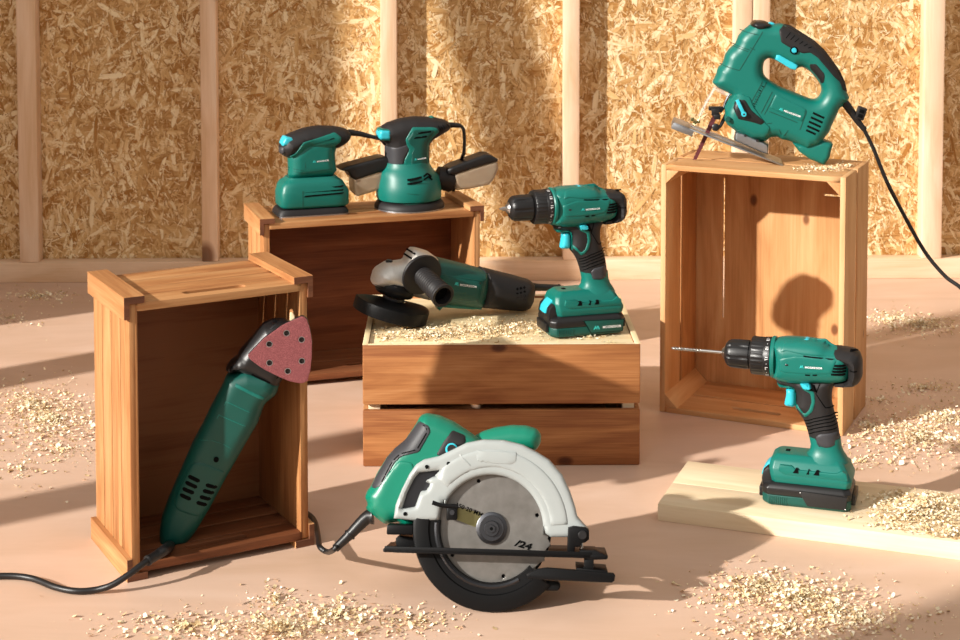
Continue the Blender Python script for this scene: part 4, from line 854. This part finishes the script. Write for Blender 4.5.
def palm_sander():
    u, v = .121, .078; x, y = bw(u, v); g = Fr((x, y, SZ), 18.14); c = (270, 110, 5.82); root = g.empty('palm_sander'); tag(root, 'square-base palm sander, left one on the back crate', 'sander')
    L = lambda p, y=0., it=0: g.L(c, p, y, it); X = lambda a, b=450, y=-.03: g.P(270+a/5.82, 110+b/5.82, y)[0]; Z = lambda b, y=-.03, a=250: g.P(270+a/5.82, 110+b/5.82, y)[1]
    xa, xb = X(50, 600, -.038), X(470, 575, -.038)
    cx = (xa+xb)/2; rx = (xb-xa)/2; mb = MB()
    loft(mb, [ellring(cx, rx, .040, .0002, p=7), ellring(cx, rx, .040, .0022, p=7)]); sp_ = mb.build('sandpaper_sheet', 'plate', root)
    mb = MB(); loft(mb, [ellring(cx, rx*.99, .0395, .0022, p=7), ellring(cx, rx*.985, .039, .006, p=7), ellring(cx, rx*.93, .036, .012, p=6), ellring(cx, rx*.8, .03, .0135, p=5)]); mb.build('sanding_base', 'blk', root)
    # motor skirt
    za, zb = .0145, .0145; zt = Z(365, -.02); x0, x1 = X(62, 480), X(466, 480); cc, rr = (x0+x1)/2, (x1-x0)/2; S = []
    for z, k, ky, kp in ((.0145, .93, .92, 6), (.016, .975, .97, 6), (.019, 1, 1, 6), (.041, 1.0, 1.0, 6), (.0435, .985, .985, 6), (.052, .93, .96, 5.5), (.0585, .87, .90, 5), (.0605, .83, .86, 5), (.064, .73, .74, 5), (.067, .70, .71, 5)): S.append(ellring(cc-(.002 if z > .05 else 0), rr*k, .0365*ky, z, n=72, p=kp))
    mb = MB(); loft(mb, S); sk = mb.build('motor_skirt', 'teal', root)
    mb = MB(); q0 = X(193, 440, -.037); q1 = X(430, 410, -.037)
    for k, (za_, zb_) in enumerate(((.0505, .0555), (.0440, .0495), (.0385, .0435))):
        w0 = q0 + (q1-q0)*(.38 if k == 0 else .02); mb.addbm(prism_bm([(w0, za_-.0035), (q1-.002, za_-.001), (q1, za_+.0015), (w0+.003, za_-.0008)], -.0372+.0012*(2-k)*.9-(.0 if k else .0), .0, 'xz', 0))
    mb.build('vent_slots', 'hole', sk)
    mb = MB(); px0 = X(190, 500, -.037); mb.addbm(prism_bm([(px0, .0155), (px0+.0008, .0155), (px0+.0008, .046), (px0, .046)], -.0368, 0, 'xz', 0)); mb.build('skirt_seam', 'seam', sk)
    # column and head
    col = L([(103, 270), (108, 350), (104, 385), (160, 400), (360, 380), (384, 345), (376, 300), (374, 240), (386, 208), (400, 180), (300, 130), (180, 170), (120, 230)], 0, 1)
    mb = MB(); pillow(mb, col, .026, .022, 0, .001, .004, flat=2.4); cl = mb.build('column', 'teal', root)
    mb = MB()
    for q in (((108, 342), (200, 352)), ((108, 356), (200, 366)), ((200, 366), (370, 340)), ((205, 300), (205, 350))): P0, P1 = L(list(q), -.024); overlay(mb, bar(P0, P1, .0009), col, .026, .022, 0, .0004, .001, .005, 2.4, bev=.0002)
    mb.build('column_grooves', 'seam', cl)
    brand(g, (270+274/5.82, 110+305/5.82), (270+343/5.82, 110+296/5.82), .0022, -.0266, root)
    hd = L([(50, 225), (57, 188), (75, 155), (125, 130), (200, 102), (280, 88), (380, 92), (438, 105), (468, 128), (466, 162), (440, 192), (390, 222), (300, 230), (220, 215), (160, 262), (105, 280), (70, 262)], 0, 2)
    mb = MB(); pillow(mb, hd, .030, .027, 0, .001, .004, flat=2.2); h = mb.build('handle_head', 'blk', root)
    tr = L([(110, 278), (150, 255), (195, 188), (250, 172), (380, 130), (415, 158), (412, 185), (378, 215), (375, 260), (300, 250), (215, 250), (150, 285)], -.028, 1)
    mb = MB(); overlay(mb, tr, [hd], .030, .027, 0, .0012, .012, .004, 2.2, both=True); t_ = mb.build('head_trim', 'teal', h)
    mb = MB()
    for q in (((225, 208), (385, 160)), ((215, 222), (395, 190))): P0, P1 = L(list(q), -.03); overlay(mb, [P0, (P1[0], P1[1]+.001), (P1[0]+.001, P1[1]-.001), (P0[0]+.001, P0[1]-.0008)], [hd], .030, .027, 0, .0020, .012, .005, 2.2, bev=.0003)
    mb.build('head_slots', 'hole', t_)
    mb = MB(); pillow(mb, L([(60, 190), (80, 150), (132, 155), (130, 172), (108, 202), (64, 206)], -.006, 1), .017, .004, -.006, .010, .003); mb.build('switch_button', 'cyan', root)
    mb = MB(); pillow(mb, L([(54, 225), (64, 206), (104, 206), (98, 235), (72, 262), (55, 248)], -.006, 1), .014, .006, -.006, .006, .003); mb.build('switch_base', 'gry', root)
    dustbox(g, root, c, [(385, 338), (440, 315), (640, 264), (668, 268), (690, 285), (685, 330), (480, 398), (455, 380), (440, 350)], [(470, 392), (685, 330), (690, 400), (640, 450), (495, 494), (475, 475)], .024, .012, 8)
    mb = MB(); V = lambda a, b, y=0.: g.V(270+a/5.82, 110+b/5.82, y); tube(mb, [V(455, 130), V(520, 138), V(570, 150), V(640, 166)], [.0060, .0050, .0044, .0034], 12); mb.build('cord_sleeve', 'blk2', root)
    W = lambda a, b, c_: g.i @ (Vector((a, b, c_)) - g.O)
    e = g.m @ V(640, 166) + g.O; k = on_y(430, 175, 3.12)
    mb = MB(); tube(mb, [V(620, 161), V(640, 166), W(-.15, 3.10, .36), W(-.12, 3.14, .28), W(-.10, 3.16, .15), W(-.06, 3.17, .03), W(.02, 3.2, .005), W(.10, 3.3, .004)], .0032, 10); mb.build('power_cord', 'cord', root)
palm_sander()
def orbit_sander():
    u, v = .285, .075; x, y = bw(u, v); g = Fr((x, y, SZ), 14); c = (360, 105, 5.57); root = g.empty('orbital_sander'); tag(root, 'round-base orbital sander, right one on the back crate', 'sander')
    L = lambda p, y=0., it=0: g.L(c, p, y, it); V = lambda a, b, y=0.: g.V(360+a/5.57, 105+b/5.57, y)
    x0 = V(80, 575).x; x1 = V(468, 575).x; cx = (x0+x1)/2; rr = (x1-x0)/2; mb = MB()
    lathe(mb, [(.0003, rr), (.0022, rr)], (cx, 0, 0), (0, 0, 1), n=56); mb.build('sandpaper_disc', 'plate', root)
    mb = MB(); lathe(mb, [(.0022, rr*.99), (.006, rr*.985), (.012, rr*.93), (.015, rr*.86), (.0155, rr*.8)], (cx, 0, 0), (0, 0, 1), n=56); mb.build('sanding_base', 'blk', root)
    a, b = V(92, 500).x, V(450, 500).x; k = (b-a)/2; c2 = (a+b)/2; mb = MB(); S = []
    for z, q in ((.0165, .93), (.018, .975), (.022, .99), (.034, .985), (.046, .955), (.058, .91), (.066, .84), (.072, .76), (.078, .70), (.084, .67)): S.append(ellring(c2-(.003 if z > .06 else 0), k*q, k*q*(1 if z < .05 else .94), z, 56, 2.15))
    loft(mb, S); sk = mb.build('motor_skirt', 'teal', root)
    mb = MB()
    for (p0, p1, w_) in (((262, 418), (345, 402), .0038), ((262, 438), (345, 424), .0034), ((355, 400), (380, 385), .0034), ((380, 385), (405, 405), .0036), ((355, 415), (385, 402), .003), ((385, 402), (408, 420), .003)):
        P0, P1 = L([p0, p1], -k*.85); q = resample(bar(P0, P1, w_), .003)
        def surf(p, o_): rz = k*float(np.interp(p[1], [.0165, .034, .046, .058, .066, .072, .084], [.95, .985, .955, .91, .84, .76, .67])); s = max(rz**2-(p[0]-c2)**2, 1e-7)**.5; return (p[0], -s-o_, p[1])
        V_, F_, d_ = sheet([q], .001, .002); mb.add([surf(p, .0008) for p in V_], [tuple(f) for f in F_])
    mb.build('vent_slots', 'hole', sk)
    mb = MB()
    for pl in ([(240, 555), (248, 510), (440, 490)], [(240, 555), (440, 535)], [(252, 490), (360, 500), (445, 470)], [(265, 560), (275, 530), (435, 505)]):
        for p0, p1 in zip(pl, pl[1:]):
            P0, P1 = L([p0, p1], -k*.85); V_, F_, d_ = sheet([resample(bar(P0, P1, .0010), .004)], .001, .003); mb.add([surf(p, .0005) for p in V_], [tuple(f) for f in F_])
    mb.build('skirt_grooves', 'seam', sk)
    hd = L([(98, 152), (110, 125), (150, 98), (220, 74), (300, 62), (400, 65), (470, 80), (498, 98), (503, 120), (490, 140), (460, 158), (404, 192), (386, 215), (383, 280), (385, 350), (395, 385), (350, 400), (180, 400), (142, 385), (148, 350), (146, 215), (112, 195), (100, 178)], 0, 1)
    T, r = .029, .025; mb = MB(); pillow(mb, hd, T, r, 0, .001, .004, flat=2.2); h = mb.build('handle_head', 'blk', root); ov = dict(base=hd, T=T, r=r, e=.001, flat=2.2)
    gq = L([(150, 235), (200, 238), (262, 218), (268, 250), (240, 300), (236, 335), (200, 352), (150, 350)], -.022, 1); mb = MB(); overlay(mb, gq, off=.0010, h=.004, **ov); mb.build('palm_grip', 'gry', h)
    tr = L([(290, 122), (400, 122), (428, 128), (440, 150), (404, 185), (386, 215), (383, 290), (386, 390), (300, 398), (150, 392), (148, 352), (200, 356), (240, 338), (246, 300), (272, 250), (258, 220), (250, 190)], -.024, 1)
    mb = MB(); overlay(mb, tr, off=.0016, h=.004, **ov); t_ = mb.build('side_trim', 'teal', h)
    mb = MB(); iq = L([(300, 136), (405, 136), (415, 148), (395, 180), (378, 210), (376, 350), (280, 340), (285, 270), (300, 240), (275, 220), (262, 195)], -.026, 1); overlay(mb, iq, off=.0024, h=.004, **ov); mb.build('side_panel', 'teal_dk', t_)
    mb = MB()
    for p0, p1, q0, q1 in (((312, 150), (402, 140), (404, 150), (300, 165)), ((295, 178), (380, 166), (366, 180), (285, 190))): overlay(mb, L([p0, p1, q0, q1], -.027), off=.0032, h=.004, bev=.0003, **ov)
    for k_ in range(5): P0, P1 = L([(430+k_*13, 112-k_*2), (446+k_*13, 140-k_*4)], -.018); overlay(mb, bar(P0, P1, .0012), off=.0022, h=.004, bev=.0003, **ov)
    mb.build('head_slots', 'hole', h)
    brand(g, (360+322/5.57, 105+306/5.57), (360+370/5.57, 105+298/5.57), .0018, -T-.0032, root)
    mb = MB(); pillow(mb, L([(97, 145), (108, 126), (165, 128), (182, 150), (178, 196), (108, 192), (98, 178)], -.006, 1), .019, .004, -.006, .012, .003); mb.build('switch_bezel', 'teal', root)
    mb = MB(); pillow(mb, L([(96, 150), (106, 132), (158, 134), (166, 152), (162, 190), (108, 188), (97, 176)], -.008, 1), .0200, .005, -.008, .012, .003); mb.build('switch_button', 'cyan', root)
    mb = MB(); pillow(mb, L([(372, 70), (400, 58), (420, 70), (400, 80)], 0, 1), .009, .003, 0, .005, .004); mb.build('lock_tab', 'teal', root)
    A0, B0 = V(425, 400, .004), V(500, 420, .004); mb = MB(); lathe(mb, [(0, .020), (.008, .0215), (.014, .021), (.030, .021), (.034, .018)], A0, B0-A0, n=32); mb.build('dust_neck', 'blk', root)
    dustbox(g, root, c, [(470, 352), (500, 332), (685, 265), (715, 268), (755, 293), (752, 304), (620, 342), (515, 380), (480, 376)], [(512, 372), (752, 300), (758, 345), (735, 400), (708, 435), (600, 458), (522, 466)], .024, .006)
    mb = MB(); tube(mb, [V(495, 112), V(530, 112), V(560, 116)], [.0055, .0048, .004], 12); mb.build('cord_sleeve', 'blk2', root)
    W = lambda a, b, c_: g.i @ (Vector((a, b, c_)) - g.O)
    mb = MB(); tube(mb, [V(545, 113), V(566, 120), V(578, 145), V(582, 200), V(578, 270), V(566, 300, .01), W(-.05, 3.13, .30), W(-.03, 3.16, .15), W(.02, 3.18, .01), W(.12, 3.26, .004), W(.2, 3.36, .004)], .0032, 10); mb.build('power_cord', 'cord', root)
orbit_sander()
# ---- angle grinder on the low crate
def grinder():
    g = Fr((-.02, 2.655, MCh), 20); c = (345, 240, 4.8); root = g.empty('angle_grinder'); tag(root, 'angle grinder with side handle, lying on the low crate', 'angle grinder')
    L = lambda p, y=0., it=0: g.L(c, p, y, it); V = lambda a, b, y=0.: g.V(345+a/4.8, 240+b/4.8, y)
    tail = L([(640, 125), (700, 140), (780, 160), (880, 188), (903, 205), (908, 240), (900, 290), (882, 326), (850, 340), (760, 334), (640, 322)], 0, 1)
    mb = MB(); pillow(mb, tail, .029, .028, 0, .001, .004); tl = mb.build('rear_handle', 'blk', root)
    mb = MB()
    for i in range(3):
        for j in range(3 + (i > 0)): P0, P1 = L([(822+i*18-(j*2), 238+j*19-i*3), (832+i*18-(j*2), 232+j*19-i*3)], -.026); overlay(mb, bar(P0, P1, .0034), tail, .029, .028, 0, .0008, .001, .003, bev=.0003)
    mb.build('vent_slots', 'hole', tl)
    body = L([(405, 75), (460, 85), (560, 110), (672, 140), (684, 165), (680, 230), (655, 312), (640, 326), (560, 318), (470, 308), (400, 280), (390, 150)], 0, 1); T, r = .033, .029
    mb = MB(); pillow(mb, body, T, r, 0, .001, .004, flat=2.1); bd = mb.build('motor_housing', 'teal_dk', root); ov = dict(base=body, T=T, r=r, e=.001, flat=2.1)
    mb = MB(); overlay(mb, L([(430, 160), (655, 200), (640, 300), (600, 302), (440, 270)], -T, 1), off=.0010, h=.004, **ov); mb.build('brand_panel', 'teal_dk', bd)
    mb = MB()
    for q in (((435, 162), (672, 200)), ((470, 95), (455, 160)), ((652, 205), (636, 298))): P0, P1 = L(list(q), -T*.95); overlay(mb, bar(P0, P1, .001), off=.0014, h=.005, bev=.0002, **ov)
    mb.build('seam_lines', 'seam', bd)
    brand(g, (345+552/4.8, 240+220/4.8), (345+632/4.8, 240+231/4.8), .0028, -T-.0014, root)
    mb = MB(); pillow(mb, L([(440, 300), (500, 304), (650, 318), (648, 328), (600, 328), (462, 318), (448, 334), (438, 322)], -.004, 0), .010, .002, -.004, .008, .004); mb.build('paddle_switch', 'teal', root)
    hd = L([(128, 196), (140, 150), (155, 132), (200, 104), (240, 102), (282, 96), (296, 66), (320, 36), (350, 38), (395, 52), (440, 85), (455, 160), (440, 260), (395, 285), (300, 262), (240, 250), (135, 215)], 0, 1)
    mb = MB(); pillow(mb, hd, .031, .026, 0, .002, .004, flat=2.3); gh = mb.build('gear_head', 'cast', root)
    mb = MB()
    for q in (((316, 56), (342, 71)), ((303, 79), (328, 94))): P0, P1 = L(list(q), -.024); overlay(mb, bar(P0, P1, .0030), hd, .031, .026, 0, .0006, .002, .004, 2.3, bev=.0003)
    mb.build('head_vents', 'hole', gh)
    mb = MB(); P = V(212, 104); lathe(mb, [(-.004, .006), (.002, .0055), (.003, .0045)], P, (.15, 0, 1), n=20); mb.build('spindle_lock', 'blk2', gh)
    # spindle collar, guard, disc: tilted with the tool
    ax = (Matrix.Rotation(R(15), 3, 'Y') @ Vector((0, 0, 1))); ax = (Matrix.Rotation(R(4), 3, 'X') @ ax)
    P = V(232, 262, 0)
    mb = MB(); lathe(mb, [(-.004, .030), (.002, .033), (.012, .033), (.016, .030)], P + ax*.006, ax, n=36); mb.build('bearing_flange', 'blackm', root)
    for an in (200, 250, 300): mb = MB(); q = P + ax*.013 + Vector((.029*math.cos(R(an)), .029*math.sin(R(an)), 0)); lathe(mb, [(0, .0036), (.008, .0036)], q, ax, n=10); mb.build('flange_screw', 'gun', root)
    ctr = V(228, 300, 0)
    u = (Vector((1, 0, 0)) - ax*ax.x).normalized(); w_ = ax.cross(u)
    def ring(prof, a0, a1, N=60, cap=True):
        mb = MB(); m = len(prof); vs = []; fs = []
        for i in range(N+1):
            a = R(a0+(a1-a0)*i/N); dd = u*math.cos(a) + w_*math.sin(a)
            for r_, h_ in prof: vs.append(ctr + dd*r_ + ax*h_)
        for i in range(N):
            for j in range(m): fs.append((i*m+j, i*m+(j+1) % m, (i+1)*m+(j+1) % m, (i+1)*m+j))
        fs.append(tuple(range(m))[::-1]); fs.append(tuple(N*m+j for j in range(m))); mb.add(vs, fs); return mb
    rg = .0600
    ring([(.020, .006), (.040, .0045), (.052, .003), (rg, .001), (rg+.001, -.002), (rg+.0008, -.0185), (rg-.001, -.019), (rg-.0014, -.003), (rg-.004, 0), (.020, .004)], 172, 368).build('blade_guard', 'blackm', root)
    mb = MB(); lathe(mb, [(-.0005, .0045), (-.0005, .055), (-.003, .055), (-.003, .0045)], ctr + ax*(-.006), ax, n=60); mb.build('cutting_disc', 'blk', root)
    mb = MB(); lathe(mb, [(-.016, .008), (-.014, .017), (-.007, .018), (.01, .018)], ctr, ax, n=24); mb.build('disc_flange', 'gun', root)
    # side handle pointing at the camera
    a = V(352, 150, -.022); b = V(470, 268, -.105); d = (b-a).normalized()
    mb = MB(); lathe(mb, [(0, .014), (.004, .0165), (.009, .0325), (.0125, .034), (.015, .033), (.017, .021)], a, d, n=44); hs = mb.build('side_handle_collar', 'blk', root)
    Lh = (b-a).length; mb = MB(); prof = [(.014, .0145)]
    for i in range(12): q = i/11; t = .018 + (Lh-.024)*q; prof += [(t, .0152+.0015*math.sin(q*3)), (t+.0018, .0160+.0020*q), (t+.0034, .0152+.0015*q)]
    prof += [(Lh-.004, .0185), (Lh, .0190), (Lh+.0015, .018), (Lh+.0012, .0140), (Lh-.012, .0130)]
    lathe(mb, prof, a, d, n=40, close=False); mb.build('side_handle', 'blk', root)
    mb = MB(); lathe(mb, [(Lh-.012, .0131), (Lh-.0118, .001)], a, d, n=30, close=False); mb.build('handle_bore', 'hole', root)
    cc = (500, 260, 6.0); VV = lambda a_, b_, y=0.: g.V(500+a_/6, 260+b_/6, y)
    mb = MB(); tube(mb, [VV(190, 160), VV(240, 164), VV(355, 166)], [.0068, .0060, .0052], 12); lathe(mb, [(0, .006), (.003, .006)], VV(350, 166), Vector((1, 0, 0)), n=14); mb.build('cord_sleeve', 'blk2', root)
    W = lambda a_, b_, c_: g.i @ (Vector((a_, b_, c_)) - g.O)
    e = g.m @ VV(355, 166) + g.O
    mb = MB(); tube(mb, [VV(340, 165), VV(380, 166), VV(420, 180, .004), W(e.x+.055, e.y+.05, .205), W(e.x+.075, e.y+.075, .15), W(e.x+.08, e.y+.10, .03), W(e.x+.06, e.y+.16, .005), W(e.x-.06, e.y+.2, .005)], .0033, 10); mb.build('power_cord', 'cord', root)
grinder()

# ------------------------------------------------------------------ wood shavings: heaps nobody could count
def shavings(label, blobs, n, zf, smin=.0016, smax=.0075, group=None, curl=1.):
    mb = MB(); rs = RN
    tot = sum(b[5] for b in blobs)
    for (px, py, rx, ry, hgt, wt) in blobs:
        z0 = zf if not callable(zf) else zf(px, py)
        for _ in range(int(1.7*n*wt/tot)):
            a = rs.uniform(0, 2*math.pi); q = abs(rs.normal(0, .58)); q = q if q < 2.1 else rs.uniform(0, 1)
            x, y = px + rx*q*math.cos(a), py + ry*q*math.sin(a)
            p = on_z(x, y, z0); keep = inside(p, z0) if z0 > .02 else True
            if not keep or (z0 < .02 and under(p)): continue
            p.z = z0 + .0008 + hgt*max(0, 1-q)*rs.uniform(0, 1)
            s = rs.uniform(smin, smax)*(1.5 if rs.rand() < .04 else 1)*(1 if rs.rand() < .65 else .5); w = s*rs.uniform(.25, .8); k = curl*rs.uniform(.2, 2.2)/s; m = Matrix.Rotation(rs.uniform(0, 6.28), 3, 'Z') @ Matrix.Rotation(rs.normal(0, .5), 3, 'X') @ Matrix.Rotation(rs.normal(0, .4), 3, 'Y')
            vs = []; N = 4
            for i in range(N+1):
                t = (i/N-.5)*s; an = t*k; xx, zz = math.sin(an)/k, (1-math.cos(an))/k * (1 if rs.rand() < 2 else 1)
                for sgn in (-1, 1): vs.append(p + m @ Vector((xx, sgn*w/2*(1-.5*abs(i/N-.5)), zz)))
            lo = min(v.z for v in vs); dz = z0+.0003-lo
            if dz > 0: vs = [v+Vector((0, 0, dz)) for v in vs]
            o = Vector((rs.uniform(0, 9), rs.uniform(0, 9), 0)); mb.add(vs, [(2*i, 2*i+2, 2*i+3, 2*i+1) for i in range(N)], [Vector((v.x, v.y, v.z))+o for v in vs], rs.uniform(0, 1))
    o = mb.build('wood_shavings', 'chip', None, True); tag(o, label, 'wood shavings', group, 'stuff'); return o
def under(p):
    for x, y, r, w_, d_ in ((-.4446, 2.0502, 28.7, .2553, .1667), (-.382, 2.8573, 18.14, .41, .1576), (RCx, RCy, RCr, RCw, RCd+.006), (-.1772, 2.4742, .96, .42, .3092), (BF.x, BF.y, BR, 1.15, .184)):
        d = Vector((p.x-x, p.y-y)); c_, s_ = math.cos(R(r)), math.sin(R(r)); u, v = d.x*c_+d.y*s_, -d.x*s_+d.y*c_
        if -.004 < u < w_+.004 and -.004 < v < d_+.004: return True
    return False
def inside(p, z):
    def loc(x, y, r): d = Vector((p.x-x, p.y-y)); c_, s_ = math.cos(R(r)), math.sin(R(r)); return (d.x*c_+d.y*s_, -d.x*s_+d.y*c_)
    if abs(z-MCh) < .01: u, v = loc(-.1772, 2.4742, .96); return .012 < u < .408 and .008 < v < .29
    if abs(z-RCh) < .01: u, v = loc(RCx, RCy, RCr); return .006 < u < RCw-.006 and .006 < v < RCd-.006
    if abs(z-.0243) < .003: u, v = loc(BF.x, BF.y, BR); return .01 < u < 1.12 and .006 < v < .178
    return True
def offboard(px, py):
    return 0
shavings('scattered shavings on the floor left of the upright crate', [(50, 420, 75, 36, .006, 8), (30, 405, 38, 20, .008, 3), (60, 450, 50, 30, 0, 1.2), (20, 470, 30, 20, 0, .5)], 1900, 0)
shavings('thin shavings on the shaded floor by the back wall at far left', [(40, 296, 50, 9, .003, 5), (10, 318, 40, 12, 0, 2)], 420, 0, .002, .007)
shavings('pile of shavings on the floor in the bottom left foreground', [(280, 632, 150, 26, .012, 7), (330, 615, 70, 20, .006, 3), (180, 628, 90, 18, .003, 2), (275, 600, 20, 16, .006, 1), (420, 622, 60, 16, 0, 1)], 1500, 0)
shavings('pile of shavings on the floor in front of the plank', [(800, 600, 90, 26, .012, 7), (760, 588, 60, 22, .008, 4), (860, 622, 110, 26, .004, 3), (780, 632, 80, 16, .008, 3), (830, 615, 60, 18, .01, 3), (720, 600, 50, 16, 0, .5)], 2400, 0)
shavings('large shavings spread on the floor right behind the plank', [(920, 440, 80, 28, .010, 8), (880, 430, 60, 22, .004, 2), (860, 462, 50, 16, 0, 1), (945, 420, 50, 20, .012, 4)], 1900, 0)
shavings('shaded shavings on the floor right of the tall crate', [(920, 325, 60, 13, .006, 6), (890, 318, 30, 10, .003, 2), (925, 388, 60, 10, .003, 1.6), (880, 400, 30, 9, 0, .5), (870, 425, 20, 14, 0, .6)], 1500, 0, .002, .007)
shavings('mound of shavings on the right part of the plank', [(925, 512, 55, 22, .016, 8), (905, 518, 40, 16, .010, 3), (890, 500, 30, 10, .002, 1), (950, 535, 40, 16, .004, 3)], 2000, .0243)
shavings('shavings strewn over the lid of the low crate', [(480, 332, 90, 10, .006, 8), (430, 336, 70, 7, .005, 4), (520, 327, 50, 10, .006, 3), (560, 330, 30, 8, 0, .5), (385, 338, 12, 5, .003, .6), (590, 337, 30, 5, 0, .4)], 2300, MCh-.0025, .0015, .006)
shavings('sprinkle of shavings on top of the tall crate', [(826, 169, 22, 3.5, .002, 4), (812, 168, 20, 3, .001, 2), (848, 166, 12, 3, .001, 1.5)], 420, RCh, .0015, .005)
